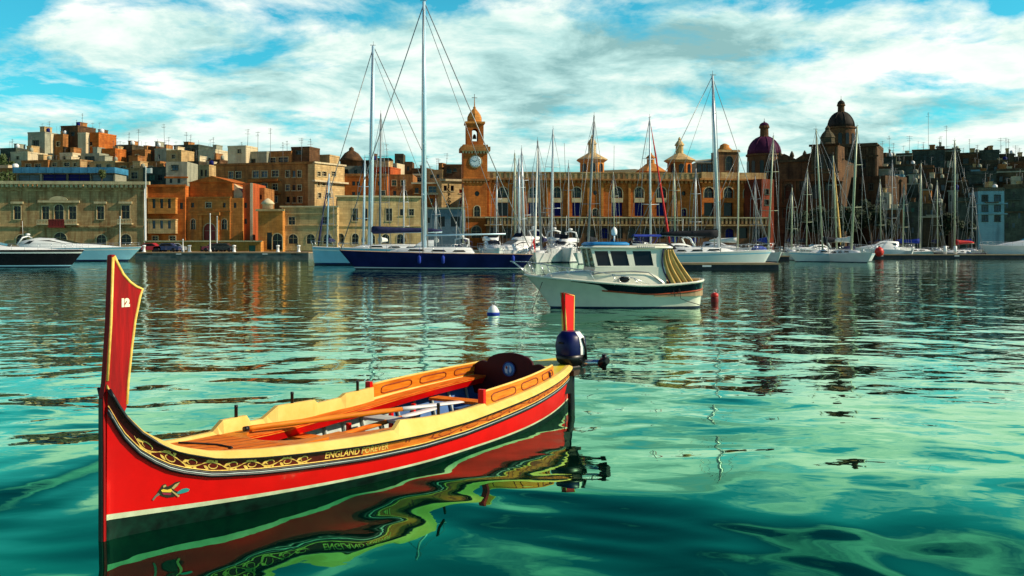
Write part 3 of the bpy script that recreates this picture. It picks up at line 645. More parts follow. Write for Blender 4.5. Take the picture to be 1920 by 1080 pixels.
o_ = [(c_ - bw, zz0), (c_ + bw, zz0), (c_ + bw, zz1), (c_ - bw, zz1)]
for yy in (c_ - bw, c_ + bw):
    mb.poly([(a, yy, q) for a, q in o_], [[(a, yy, q) for a, q in ap_]])
    mb.poly([(yy, a, q) for a, q in o_], [[(yy, a, q) for a, q in ap_]])
n_ = len(ap_)
for sgn in (1, -1):
    y0_ = c_ - sgn * bw; y1_ = c_ - sgn * (bw - .5)
    mb.add([(a, y0_, q) for a, q in ap_] + [(a, y1_, q) for a, q in ap_], [(i, (i + 1) % n_, n_ + (i + 1) % n_, n_ + i) for i in range(n_)])
    mb.add([(y0_, a, q) for a, q in ap_] + [(y1_, a, q) for a, q in ap_], [(i, (i + 1) % n_, n_ + (i + 1) % n_, n_ + i) for i in range(n_)])
b.part(mb, 'belfry', M_ORANGE)
mb = MB(); mb.box(c_ - 2.0, c_ + 2.0, c_ - 2.0, c_ + 2.0, zz1 + .003, zt_(227)); b.part(mb, 'belfry_cornice', M_GOLD)
mb = MB(); mb.lathe([(.42, 0), (.36, .5), (.25, .8), (.1, .95)], (c_, c_, zt_(258)), 10); b.part(mb, 'bell', M_DARKB)
mb = MB(); k = zt_(227) + .004; hh = zt_(200) - k
mb.lathe([(1.42, 0), (1.5, hh * .18), (1.46, hh * .36), (1.22, hh * .56), (.8, hh * .76), (.42, hh * .92), (.26, hh), (.3, hh * 1.06), (.12, hh * 1.14), (.08, hh * 1.5), (.05, hh * 1.85)], (c_, c_, k), 8, sm=False); b.part(mb, 'cap', M_GOLD)
mb = MB(); zc_ = zt_(180); mb.tube([(c_, c_, zt_(189)), (c_, c_, zt_(173))], .07, 5); mb.tube([(c_ - .55, c_, zc_), (c_ + .55, c_, zc_)], .07, 5); b.part(mb, 'cross', M_ANT)
mb = MB(); zc_ = zt_(303); mb.lathe([(1.15, 0), (1.15, .12), (1.02, .2)], (0, 0, 0), 24)
mb.v = [(c_ + x, -.003 - z, zc_ + y) for x, y, z in mb.v]; ck = b.part(mb, 'clock_face', mat('clock_white', (0.50, 0.62, 0.66), .4, var=.06))
mb = MB()
for k in range(12):
    a = k * math.pi / 6; ca, sa_ = math.sin(a), math.cos(a)
    mb.tube([(c_ + ca * .78, -.22, zc_ + sa_ * .78), (c_ + ca * .94, -.22, zc_ + sa_ * .94)], .035, 4)
mb.tube([(c_, -.22, zc_), (c_ + .35, -.22, zc_ + .38)], .05, 4); mb.tube([(c_, -.225, zc_), (c_ - .62, -.225, zc_ + .3)], .035, 4); b.part(mb, 'clock_hands', M_BLACK, ck)
mb = MB(); mb.lathe([(1.4, 0), (1.4, .1), (1.17, .1), (1.17, 0)], (0, 0, 0), 24); mb.v = [(c_ + x, -.003 - z, zc_ + y) for x, y, z in mb.v]; b.part(mb, 'clock_surround', M_GREY)

def turret(label, xc, x0, x1, eave_y, eave_h, base_y, lant, Y, mats, win=True, name='roof_turret', n=8):
    w = (x1 - x0) / F * Y / 2; k = .86
    r = empty(name, (XX(xc, Y + w), Y + w, ZZ(base_y, Y)), 0, label, 'turret')
    z = lambda py: ZZ(py, Y) - ZZ(base_y, Y)
    mb = MB(); mb.lathe([(w * k, 0), (w * k, z(eave_y + 5))], n=n, sm=False, rot=math.pi / n); mb.build('drum', mats[0], r)
    mb = MB(); mb.lathe([(w * .9, z(eave_y + 5) + .003), (w * 1.12, z(eave_y + 1)), (w * 1.1, z(eave_y)), (w * .55, z(eave_y - eave_h * .7)), (w * .34, z(eave_y - eave_h))], n=n, sm=False, rot=math.pi / n); mb.build('roof', mats[1], r)
    l0, l1 = z(eave_y - eave_h) + .003, z(lant)
    lw = w * .27; mb = MB(); d = l1 - l0
    mb.lathe([(lw * 1.1, 0), (lw, d * .06), (lw, d * .48), (lw * 1.3, d * .5), (lw * 1.2, d * .56), (lw * .8, d * .70), (lw * .35, d * .82), (lw * .4, d * .88), (lw * .1, d)], (0, 0, l0), n, sm=False, rot=math.pi / n); ln = mb.build('lantern', mats[1], r)
    for a in (-math.pi / 2, -math.pi / 2 + math.pi / 4, -math.pi / 2 - math.pi / 4):
        if not win: break
        pm = MB(); ap = arch_poly(-.55, .55, z(base_y - 3), z(eave_y + 8)); kk = w * k * math.cos(math.pi / n) + .02
        ca, sa_ = math.cos(a), math.sin(a)
        pm.prism([(ca * kk - sa_ * u, sa_ * kk + ca * u, q) for u, q in ap], (ca * .04, sa_ * .04, 0)); pm.build('window', M_GLASS, r)
    pm = MB(); pm.add([(-.1, -lw - .03, l0 + d * .12), (.1, -lw - .03, l0 + d * .12), (.1, -lw - .03, l0 + d * .4), (-.1, -lw - .03, l0 + d * .4)], [(0, 1, 2, 3)])
    return r
turret('octagonal roof turret with flared eaves nearest the clock tower', 1110, 1083, 1139, 297, 12, 324, 250, 206, (M_GOLD, M_CREAM))
turret('low flared roof turret half sunk behind the palace parapet', 1220, 1192, 1248, 320, 15, 330, 283, 216, (M_ORANGE, M_GOLD))
turret('sunlit octagonal roof turret with tall lantern in the middle of the palace', 1274, 1247, 1302, 298, 12, 333, 254, 205, (M_ORANGE, M_CREAM))
r = Bld('bell_house', 'square stone bell house with round top and dark clock opening', 'tower', 1348, 1384, 212, 213, zb=ZZ(326, 212)); r.wall(284, M_DARKB, 4, [('arch', 1361, 1374, 293, 320)]); r.band(281, 285, .3, M_GREY)
mb = MB(); u, z = r.uz(1366, 284); mb.lathe([(1.7, 0), (1.6, .6), (1.1, 1.0), (1.0, 1.5), (.3, 1.9)], (u, 2, r.zt), 10); r.part(mb, 'cap', M_GOLD)
r = Bld('roof_conservatory', 'grey-green glazed roof structure between sunlit turret and bell house', 'pavilion', 1305, 1347, 214, zb=ZZ(330, 214)); r.wall(304, M_TEALW, 5, grid_wins(1307, 1345, 306, 324, 4, 1, fw=.8, fh=.8, m=M_GLASSB)); 
mb = MB(); mb.prism([(-.3, -.3, r.zt + .003), (r.w + .3, -.3, r.zt + .003), (r.w + .3, 4, r.zt + 1.2), (-.3, 4, r.zt + .6)], (0, .1, 0)); r.part(mb, 'roof', M_TEALW)

# church domes
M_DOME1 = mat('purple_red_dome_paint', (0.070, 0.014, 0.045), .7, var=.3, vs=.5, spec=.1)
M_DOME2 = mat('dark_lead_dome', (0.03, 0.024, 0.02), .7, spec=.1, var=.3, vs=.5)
def dome(label, xc, r_px, ytop, ylant, ydome, ydrum, ybase, Y, m_drum, m_dome, name):
    w = r_px / F * Y; z = lambda py: ZZ(py, Y) - ZZ(ybase, Y)
    r = empty(name, (XX(xc, Y + w), Y + w, ZZ(ybase, Y)), 0, label, 'dome')
    mb = MB(); mb.lathe([(w, 0), (w, z(ydrum) - .5), (w * 1.08, z(ydrum) - .4), (w * 1.08, z(ydrum))], n=24, sm=False); mb.build('drum', m_drum, r)
    for k in range(12):
        a = 2 * math.pi * k / 12 + .13; ca, sa_ = math.cos(a), math.sin(a); hh = z(ydrum) - .8
        pm = MB(); ap = arch_poly(-.45, .45, hh * .25, hh * .85); pm.prism([(ca * w * 1.0 - sa_ * u, sa_ * w * 1.0 + ca * u, q) for u, q in ap], (ca * .06, sa_ * .06, 0)); pm.build('window', M_GLASS, r)
    z0 = z(ydrum) + .003; hd = z(ydome) - z0; mb = MB()
    pr = [(w * 1.0 * math.cos(t), hd * math.sin(t)) for t in [R(a) for a in (0, 12, 24, 36, 48, 60, 70, 78)]]
    mb.lathe(pr, (0, 0, z0), 24)
    for k in range(8):
        a = 2 * math.pi * k / 8; mb.tube([(rr * 1.005 * math.cos(a), rr * 1.005 * math.sin(a), z0 + q) for rr, q in pr], .12, 4)
    mb.build('dome_shell', m_dome, r)
    lw = w * .26; l0 = z(ydome) - hd * .04; ll = z(ylant) - l0; mb = MB()
    mb.lathe([(lw * 1.2, 0), (lw * 1.0, ll * .1), (lw * .95, ll * .75), (lw * 1.25, ll * .8), (lw * 1.15, ll)], (0, 0, l0), 10, sm=False); mb.build('lantern', m_drum, r)
    l1 = z(ylant) + .003; lt = z(ytop) - l1; mb = MB()
    mb.lathe([(lw * 1.1, 0), (lw, lt * .22), (lw * .55, lt * .42), (lw * .12, lt * .5), (lw * .2, lt * .58), (lw * .05, lt * .64), (lw * .05, lt)], (0, 0, l1), 10); mb.build('lantern_cap', m_dome, r)
    return r
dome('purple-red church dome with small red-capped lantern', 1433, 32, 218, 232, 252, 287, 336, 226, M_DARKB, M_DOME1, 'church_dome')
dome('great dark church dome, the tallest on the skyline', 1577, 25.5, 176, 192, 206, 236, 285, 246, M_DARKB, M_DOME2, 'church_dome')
# church in front of the domes
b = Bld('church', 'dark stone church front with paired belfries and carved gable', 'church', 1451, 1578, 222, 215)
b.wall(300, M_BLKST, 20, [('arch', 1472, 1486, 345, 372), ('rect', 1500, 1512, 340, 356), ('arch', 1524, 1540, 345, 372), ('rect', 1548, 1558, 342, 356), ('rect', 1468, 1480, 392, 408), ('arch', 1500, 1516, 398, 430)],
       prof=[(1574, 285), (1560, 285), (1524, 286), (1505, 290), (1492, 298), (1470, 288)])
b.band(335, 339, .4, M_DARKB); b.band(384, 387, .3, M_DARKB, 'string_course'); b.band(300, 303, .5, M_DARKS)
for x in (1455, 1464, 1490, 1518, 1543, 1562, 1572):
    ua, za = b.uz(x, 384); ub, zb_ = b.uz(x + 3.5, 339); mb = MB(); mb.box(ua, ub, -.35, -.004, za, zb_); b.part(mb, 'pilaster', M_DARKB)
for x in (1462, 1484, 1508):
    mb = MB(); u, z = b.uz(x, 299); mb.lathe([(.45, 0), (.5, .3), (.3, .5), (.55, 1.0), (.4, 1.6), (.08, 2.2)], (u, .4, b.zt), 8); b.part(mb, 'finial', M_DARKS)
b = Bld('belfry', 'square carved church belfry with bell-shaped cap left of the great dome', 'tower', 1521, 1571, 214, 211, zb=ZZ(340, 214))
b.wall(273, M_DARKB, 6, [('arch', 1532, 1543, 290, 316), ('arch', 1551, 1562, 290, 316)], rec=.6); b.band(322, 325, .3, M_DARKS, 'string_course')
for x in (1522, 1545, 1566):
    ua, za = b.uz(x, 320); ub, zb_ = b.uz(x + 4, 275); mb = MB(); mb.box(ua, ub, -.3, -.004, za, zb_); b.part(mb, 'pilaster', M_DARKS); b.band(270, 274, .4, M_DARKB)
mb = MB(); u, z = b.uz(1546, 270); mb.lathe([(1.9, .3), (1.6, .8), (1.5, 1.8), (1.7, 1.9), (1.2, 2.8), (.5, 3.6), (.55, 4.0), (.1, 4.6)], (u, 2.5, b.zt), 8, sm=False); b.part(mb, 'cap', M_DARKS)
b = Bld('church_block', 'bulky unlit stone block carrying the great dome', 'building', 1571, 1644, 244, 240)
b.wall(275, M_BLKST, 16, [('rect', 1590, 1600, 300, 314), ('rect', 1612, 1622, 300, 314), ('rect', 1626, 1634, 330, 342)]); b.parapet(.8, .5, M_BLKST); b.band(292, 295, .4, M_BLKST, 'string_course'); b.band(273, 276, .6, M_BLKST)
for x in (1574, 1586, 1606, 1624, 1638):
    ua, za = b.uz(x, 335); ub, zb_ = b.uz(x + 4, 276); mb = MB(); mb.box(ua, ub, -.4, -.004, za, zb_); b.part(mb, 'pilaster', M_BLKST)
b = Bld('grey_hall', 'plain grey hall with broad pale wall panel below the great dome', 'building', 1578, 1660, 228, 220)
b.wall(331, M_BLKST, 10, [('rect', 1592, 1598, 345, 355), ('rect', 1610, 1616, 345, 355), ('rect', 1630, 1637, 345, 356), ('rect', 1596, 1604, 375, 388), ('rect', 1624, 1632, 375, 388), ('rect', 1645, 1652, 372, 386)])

# --- hill houses on the left skyline (x0,x1,ytop,Y,material,windows,antennas,label)
LH = [
 (52, 84, 250, 252, M_TEALW, [('rect', 62, 72, 264, 272)], [(78, 225)], 'grey-green cube house at the left of the tall hilltop cluster'),
 (84, 95, 251, 253, M_PALE, [], [], 'thin sunlit pale wall house inside the hilltop cluster'),
 (95, 118, 254, 254, M_BROWN, [('rect', 106, 112, 266, 274)], [], 'low brown house in the gap of the hilltop cluster'),
 (114, 146, 238, 256, M_DARKB, [('rect', 122, 128, 246, 256), ('rect', 134, 139, 248, 254, M_GLASSB)], [(140, 210), (130, 222)], 'tallest brown tower house of the hilltop cluster'),
 (146, 161, 251, 251, M_PALE, [], [], 'bright cream narrow house beside the tallest tower house'),
 (161, 185, 251, 252, M_ORANGE, [('rect', 168, 173, 266, 273)], [], 'deep orange house at the right of the hilltop cluster'),
 (187, 216, 281, 246, M_ORANGE, [('rect', 196, 199, 293, 300), ('rect', 204, 207, 292, 300)], [(212, 262)], 'small bright orange house with two slit windows'),
 (216, 248, 274, 250, M_DARKS, [('rect', 222, 230, 284, 292), ('rect', 236, 244, 284, 292)], [(228, 246), (250, 240)], 'dark house with shuttered loggia right of the bright orange house'),
 (248, 272, 283, 247, M_BROWN, [('rect', 254, 260, 290, 296)], [], 'low brown house with water tank under leaning antennas'),
 (272, 292, 277, 249, M_DARKB, [('rect', 278, 284, 286, 294)], [(283, 262)], 'dark brown chimney-topped house in the left skyline row'),
 (290, 312, 281, 247, M_TEALW, [('rect', 296, 300, 290, 298)], [(296, 230), (304, 255)], 'pale greenish house with small door below a tall aerial'),
 (312, 340, 284, 246, M_CREAM, [('rect', 322, 328, 290, 297)], [], 'square cream house behind the rooftop tower'),
 (326, 372, 274, 252, M_DARKG, [('rect', 342, 356, 278, 292, M_GLASSB), ('rect', 360, 366, 280, 290)], [(338, 245), (345, 250)], 'wide dark greenish house with glazed upper floor'),
 (372, 404, 283, 244, M_PALE, [('rect', 378, 384, 296, 306), ('rect', 390, 395, 296, 306)], [(388, 255)], 'pale stepped house at the right of the left skyline'),
 (0, 30, 280, 248, M_DARKG, [('rect', 8, 16, 290, 298)], [(8, 258)], 'dark low house under trees at the far left skyline'),
 (20, 52, 287, 246, M_PALE, [('rect', 30, 36, 293, 299)], [(42, 252)], 'white roof terrace house at far left below the hilltop cluster'),
 (40, 90, 303, 236, M_BROWN, [('rect', 48, 58, 308, 314), ('rect', 66, 76, 308, 314)], [], 'wide brown house with dark windows behind the blue pavilion'),
 (90, 150, 302, 235, M_GREY, [('rect', 98, 106, 306, 312), ('rect', 120, 130, 305, 312), ('rect', 138, 144, 306, 312)], [], 'grey stone row house directly above the blue pavilion roof'),
 (112, 136, 289, 242, M_PALE, [('rect', 118, 124, 293, 299)], [], 'small pale greenhouse-like house in front of the tallest tower house'),
 (150, 216, 305, 236, M_CREAM, [('rect', 160, 168, 309, 315), ('rect', 180, 190, 308, 315), ('rect', 200, 207, 308, 315)], [], 'long cream house above the right end of the blue pavilion'),
 (152, 186, 290, 243, M_TEALW, [('rect', 160, 176, 294, 300)], [], 'flat white terrace house below the deep orange house'),
 (216, 300, 306, 232, M_BROWN, [('rect', 226, 236, 312, 320), ('rect', 246, 256, 312, 320), ('rect', 275, 286, 312, 320, M_GLASSB)], [], 'long low brown house with three windows left of the rooftop tower'),
 (352, 372, 305, 226, M_DARKS, [('rect', 357, 364, 315, 325)], [], 'dark narrow house right of the rooftop tower'),
 (372, 392, 312, 224, M_CREAM, [('rect', 376, 380, 318, 330), ('rect', 384, 388, 318, 330)], [], 'striped cream house above the chapel roof'),
 (388, 412, 302, 230, M_DARKB, [('rect', 394, 402, 310, 320)], [], 'dark brown house left of the apartment block'),
 (216, 268, 318, 222, M_GREY, [('rect', 224, 240, 323, 335, M_GLASSB), ('rect', 246, 258, 323, 335)], [], 'squat grey house with broad glazed windows right of the blue pavilion'),
 (268, 312, 316, 220, M_DARKG, [('rect', 278, 290, 328, 338, M_SHUT_GRN), ('rect', 296, 304, 328, 338)], [], 'shaded dark green house behind the flagpole'),
 (-40, 31, 318, 226, M_BROWN, [('rect', 2, 10, 324, 332), ('rect', 16, 24, 324, 332)], [], 'brown house left of the blue pavilion'),
]
for x0, x1, yt, Y, m, wn, an, lab in LH:
    bb = hut(lab, x0, x1, yt, 300, Y, m, wn, an, name='hill_house', D=7)
bb.tank(14)
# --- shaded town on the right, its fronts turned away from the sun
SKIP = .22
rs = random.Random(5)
def rh(x0, x1, yt, Y, m, nx, ny, lab, ants=(), kind='rect', dY=None, wm=None, group=None):
    dY = -(x1 - x0) / F * Y * 0.38 if dY is None else dY
    zb = max(GZ - .3, land_h(XX((x0 + x1) / 2, Y), Y) - 3)
    b = Bld('town_house', lab, 'house', x0, x1, Y + dY * 0, Y + dY, zb=zb, group=group)
    yb = 460 - (zb + 1.6 - H) / Y * F
    yb = min(yb, yt + ny * 19 + 4)
    b.wall(yt, m, 8, grid_wins(x0 + 1, x1 - 1, yt + 4, yb, nx, ny, kind, .42, .56, mats=wm or GW))
    if rs.random() < .7: b.band(yt - 1.2, yt + 1.2, .25, rs.choice((m, m, M_TEALW, M_DARKS)))
    if ny > 1 and rs.random() < .6:
        k = x0 + (x1 - x0) * rs.uniform(.1, .4); y = yt + rs.uniform(16, 22); b.band(y, y + 1.6, .9, rs.choice((M_TEALW, M_DARKS, M_DARKG)), 'balcony', k, min(x1, k + (x1 - x0) * rs.uniform(.3, .55)))
    for a in ants: b.antenna(*a)
    if rs.random() < .75: b.parapet(rs.uniform(.3, .9), .3, rs.choice((m, m, M_DARKS, M_DARKB)))
    b.clutter(rs)
    return b
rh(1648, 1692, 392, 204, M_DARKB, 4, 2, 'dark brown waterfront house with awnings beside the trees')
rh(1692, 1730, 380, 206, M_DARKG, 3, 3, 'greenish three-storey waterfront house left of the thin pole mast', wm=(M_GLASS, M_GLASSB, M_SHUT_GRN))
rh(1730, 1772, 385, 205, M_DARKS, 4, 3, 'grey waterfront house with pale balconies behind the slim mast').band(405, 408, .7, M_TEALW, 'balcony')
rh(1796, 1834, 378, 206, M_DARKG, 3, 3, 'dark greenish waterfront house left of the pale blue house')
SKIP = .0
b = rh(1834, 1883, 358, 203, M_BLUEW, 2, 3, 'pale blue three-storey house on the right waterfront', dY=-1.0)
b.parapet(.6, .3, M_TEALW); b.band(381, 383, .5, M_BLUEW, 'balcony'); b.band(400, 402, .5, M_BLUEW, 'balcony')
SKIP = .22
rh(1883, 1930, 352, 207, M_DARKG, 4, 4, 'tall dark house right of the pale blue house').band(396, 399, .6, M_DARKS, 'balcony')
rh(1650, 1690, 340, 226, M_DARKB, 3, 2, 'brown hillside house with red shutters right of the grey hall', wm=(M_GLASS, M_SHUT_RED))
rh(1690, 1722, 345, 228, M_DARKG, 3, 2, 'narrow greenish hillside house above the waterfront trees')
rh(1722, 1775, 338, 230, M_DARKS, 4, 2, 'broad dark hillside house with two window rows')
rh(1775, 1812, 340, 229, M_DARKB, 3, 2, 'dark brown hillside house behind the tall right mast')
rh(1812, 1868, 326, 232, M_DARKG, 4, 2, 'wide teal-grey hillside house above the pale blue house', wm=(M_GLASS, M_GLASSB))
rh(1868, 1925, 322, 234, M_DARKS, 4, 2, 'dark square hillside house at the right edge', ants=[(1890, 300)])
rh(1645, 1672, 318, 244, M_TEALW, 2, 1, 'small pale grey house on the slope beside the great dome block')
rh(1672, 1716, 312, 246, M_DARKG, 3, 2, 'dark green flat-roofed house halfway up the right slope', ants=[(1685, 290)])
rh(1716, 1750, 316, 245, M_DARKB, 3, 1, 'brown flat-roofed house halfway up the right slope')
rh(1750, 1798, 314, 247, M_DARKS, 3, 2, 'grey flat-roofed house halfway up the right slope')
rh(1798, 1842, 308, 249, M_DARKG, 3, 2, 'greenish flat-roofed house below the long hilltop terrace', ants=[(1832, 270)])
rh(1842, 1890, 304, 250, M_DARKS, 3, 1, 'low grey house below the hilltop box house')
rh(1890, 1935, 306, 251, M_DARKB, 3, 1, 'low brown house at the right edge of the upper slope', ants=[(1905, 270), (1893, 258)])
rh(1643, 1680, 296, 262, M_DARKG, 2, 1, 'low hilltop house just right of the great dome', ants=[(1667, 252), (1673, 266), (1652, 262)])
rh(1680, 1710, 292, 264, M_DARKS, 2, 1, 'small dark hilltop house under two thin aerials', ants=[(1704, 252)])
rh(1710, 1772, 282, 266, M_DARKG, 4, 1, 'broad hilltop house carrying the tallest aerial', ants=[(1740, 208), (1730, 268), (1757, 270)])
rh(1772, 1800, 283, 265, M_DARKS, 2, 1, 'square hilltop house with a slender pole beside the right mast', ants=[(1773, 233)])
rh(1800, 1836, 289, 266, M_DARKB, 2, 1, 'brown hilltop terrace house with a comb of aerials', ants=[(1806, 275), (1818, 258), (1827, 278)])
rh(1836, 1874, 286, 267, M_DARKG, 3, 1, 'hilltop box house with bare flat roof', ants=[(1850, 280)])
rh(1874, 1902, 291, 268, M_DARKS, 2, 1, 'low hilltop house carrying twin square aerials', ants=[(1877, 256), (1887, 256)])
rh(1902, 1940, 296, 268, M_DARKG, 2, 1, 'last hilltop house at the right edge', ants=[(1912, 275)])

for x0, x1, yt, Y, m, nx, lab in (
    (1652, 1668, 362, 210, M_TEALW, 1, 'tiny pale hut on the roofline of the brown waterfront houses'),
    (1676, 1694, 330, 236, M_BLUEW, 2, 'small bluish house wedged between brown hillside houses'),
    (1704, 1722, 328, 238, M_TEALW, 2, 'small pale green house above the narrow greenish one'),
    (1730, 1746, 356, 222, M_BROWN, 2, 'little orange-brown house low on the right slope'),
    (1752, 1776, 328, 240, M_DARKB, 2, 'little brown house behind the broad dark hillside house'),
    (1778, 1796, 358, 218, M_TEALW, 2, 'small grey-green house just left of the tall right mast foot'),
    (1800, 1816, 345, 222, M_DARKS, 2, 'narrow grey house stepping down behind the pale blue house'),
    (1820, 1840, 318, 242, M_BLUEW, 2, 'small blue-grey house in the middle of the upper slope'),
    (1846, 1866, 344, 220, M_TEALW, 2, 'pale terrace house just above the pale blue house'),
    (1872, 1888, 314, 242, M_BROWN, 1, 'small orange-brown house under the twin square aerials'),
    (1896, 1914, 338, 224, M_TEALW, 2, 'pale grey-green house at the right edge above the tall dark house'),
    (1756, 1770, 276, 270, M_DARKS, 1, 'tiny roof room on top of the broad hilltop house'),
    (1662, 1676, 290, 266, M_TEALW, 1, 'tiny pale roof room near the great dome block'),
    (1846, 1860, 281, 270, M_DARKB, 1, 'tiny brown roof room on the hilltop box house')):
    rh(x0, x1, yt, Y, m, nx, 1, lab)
SKIP = .0

# --- trees
M_LEAF = mat('leaf_green', (0.055, 0.085, 0.022), .7, var=.45, vs=1.2)
M_LEAFD = mat('dark_leaf_green', (0.022, 0.036, 0.014), .8, var=.45, vs=1.2)
M_TRUNK = mat('bark', (0.09, 0.06, 0.04), .9, var=.3)
def tree(label, xc, ytop, Y, wpx, m=M_LEAFD, zb=None, kind='round', name='tree', n=2000, trunk=.35):
    zb = GZ - .35 if zb is None else zb
    h = ZZ(ytop, Y) - zb; w = wpx / F * Y / 2
    r = empty(name, (XX(xc, Y), Y, zb), 0, label, 'tree')
    mb = MB(); t = h * trunk; rad = max(.12, w * .07)
    mb.tube([(0, 0, 0), (w * .04, 0, t * .6), (0, .02, t), (-w * .03, 0, h * .8)], [rad * 1.3, rad, rad * .85, rad * .3], 7)
    for k in range(5 if kind == 'round' else 0):
        a = k * 1.26 + .4; mb.tube([(0, 0, t * (.8 + .08 * k)), (w * .35 * math.cos(a), w * .35 * math.sin(a), t * 1.15 + h * .06 * k), (w * .65 * math.cos(a), w * .65 * math.sin(a), t * 1.3 + h * .1 * k)], [rad * .6, rad * .4, rad * .15], 5)
    mb.build('trunk', M_TRUNK, r)
    g = random.Random(sum(map(ord, label))); mb = MB()
    lobes = [(g.uniform(-.55, .55) * w, g.uniform(-.5, .5) * w, t + (h - t) * g.uniform(.2, .78), w * g.uniform(.32, .55)) for _ in range(9)] if kind == 'round' else None
    for i in range(n):
        if kind == 'round':
            lx, ly, lz, lr = g.choice(lobes); d = Vector((g.gauss(0, 1), g.gauss(0, 1), g.gauss(0, 1))).normalized() * lr * (g.random() ** .4)
            p = Vector((lx, ly, min(lz + d.z * .9, h))) + Vector((d.x, d.y, 0))
        else:
            q = g.random(); a = g.random() * 6.28; rr = w * (math.sin(math.pi * (q * .9 + .08)) ** .6) * (1 - .45 * q) * (g.random() ** .4); p = Vector((rr * math.cos(a), rr * math.sin(a), h * .04 + h * .96 * q))
        s_ = (.14 + .26 * g.random()) * max(.6, w * .38)
        x = Vector((g.gauss(0, 1), g.gauss(0, 1), g.gauss(0, 1))).normalized(); y = x.orthogonal().normalized()
        mb.add([p - x * s_, p + y * s_ * .6, p + x * s_, p - y * s_ * .6], [(0, 1, 2, 3)])
    mb.build('crown', m, r, fixn=False)
tree('slim dark cypress in front of the cream house', 841, 345, 199, 17, kind='cypress', name='cypress_tree', n=500)
tree('dark round tree before the church steps, leftmost of the quay trees', 1497, 392, 196, 44)
tree('broad dark tree in front of the church belfry', 1532, 380, 198, 56)
tree('dark tree below the great dome behind the two close masts', 1582, 384, 196, 60)
tree('tall dark tree left of the brown waterfront house', 1632, 365, 199, 60)
tree('small dark bushy tree by the waterfront awnings', 1668, 410, 194, 36)
tree('dark tree standing left of the red sail cover', 1784, 392, 194, 46)
tree('small round tree before the dark greenish waterfront house', 1815, 404, 194, 30)
tree('green bushy tree on the hilltop at the far left', 14, 272, 244, 44, M_LEAF, zb=land_h(-120, 246) - 1)
tree('green tree between hilltop cluster and deep orange house', 46, 276, 243, 40, M_LEAF, zb=land_h(-115, 245) - 1)
tree('low green tree in front of the tall hilltop cluster', 66, 282, 240, 46, M_LEAF, zb=land_h(-112, 242) - 1)
tree('olive green tree beside the pavilion roof', 12, 308, 222, 50, M_LEAF, zb=4)
tree('potted green tree on the palazzo roof terrace', 190, 318, 203, 22, M_LEAF, zb=ZZ(342, 203), n=400)
# ------------------------------------------------------------------ moored boats
M_GEL = mat('white_gelcoat', (0.78, 0.79, 0.77), .22, var=.05, vs=.8, coat=.3)
M_GELB = mat('pale_blue_gelcoat', (0.28, 0.56, 0.72), .22, var=.06, vs=.8, coat=.3)
M_NAVY = mat('navy_gelcoat', (0.012, 0.016, 0.085), .12, var=.25, vs=.6, coat=.6)
M_HBLACK = mat('black_gelcoat', (0.012, 0.012, 0.016), .15, var=.2, coat=.5)
M_MAROON = mat('maroon_hull_paint', (0.13, 0.018, 0.02), .3, var=.2)
M_ANTIF = mat('dark_antifouling', (0.02, 0.03, 0.06), .6, var=.3)
M_TEAK = mat('teak_deck', (0.36, 0.24, 0.13), .7, var=.2, vs=4, st=(.3, 6, 1))
M_DECK = mat('pale_deck_paint', (0.68, 0.68, 0.62), .6, var=.06)
M_MAST = mat('pale_grey_alloy', (0.60, 0.66, 0.68), .35, .25, var=.06)
M_MASTB = mat('pale_blue_alloy', (0.50, 0.70, 0.82), .35, .2, var=.06)
M_MASTD = mat('dull_grey_alloy', (0.26, 0.29, 0.30), .45, .2, var=.1)
M_MASTG = mat('buff_alloy', (0.40, 0.44, 0.30), .4, .2, var=.08)
M_WIRE = mat('rigging_wire', (0.30, 0.31, 0.31), .4, .4, var=.1)
M_STEEL = mat('stainless_steel', (0.62, 0.64, 0.65), .25, .8, var=.05)
M_CNAVY = mat('navy_canvas', (0.016, 0.018, 0.07), .85, var=.3, vs=3, bump=.4, bs=6)
M_CBLACK = mat('black_canvas', (0.012, 0.013, 0.018), .85, var=.3, vs=3, bump=.4, bs=6)
M_CBLUE = mat('bright_blue_canvas', (0.015, 0.04, 0.30), .85, var=.25, vs=3, bump=.4, bs=6)
M_CRED = mat('red_canvas', (0.50, 0.02, 0.02), .8, var=.2, vs=3, bump=.4, bs=6)
M_CWHITE = mat('white_sailcloth', (0.72, 0.72, 0.66), .8, var=.08, vs=3, bump=.4, bs=6)
M_CTAN = mat('tan_canvas', (0.72, 0.44, 0.13), .85, var=.2, vs=3, bump=.5, bs=5)
M_FRED = mat('red_buoy_plastic', (0.62, 0.03, 0.02), .4, var=.15)
M_ROPE = mat('dark_rope', (0.03, 0.03, 0.028), .9, var=.3)
M_SMOKE = glass('smoked_boat_glass', (0.010, 0.012, 0.015), .06)

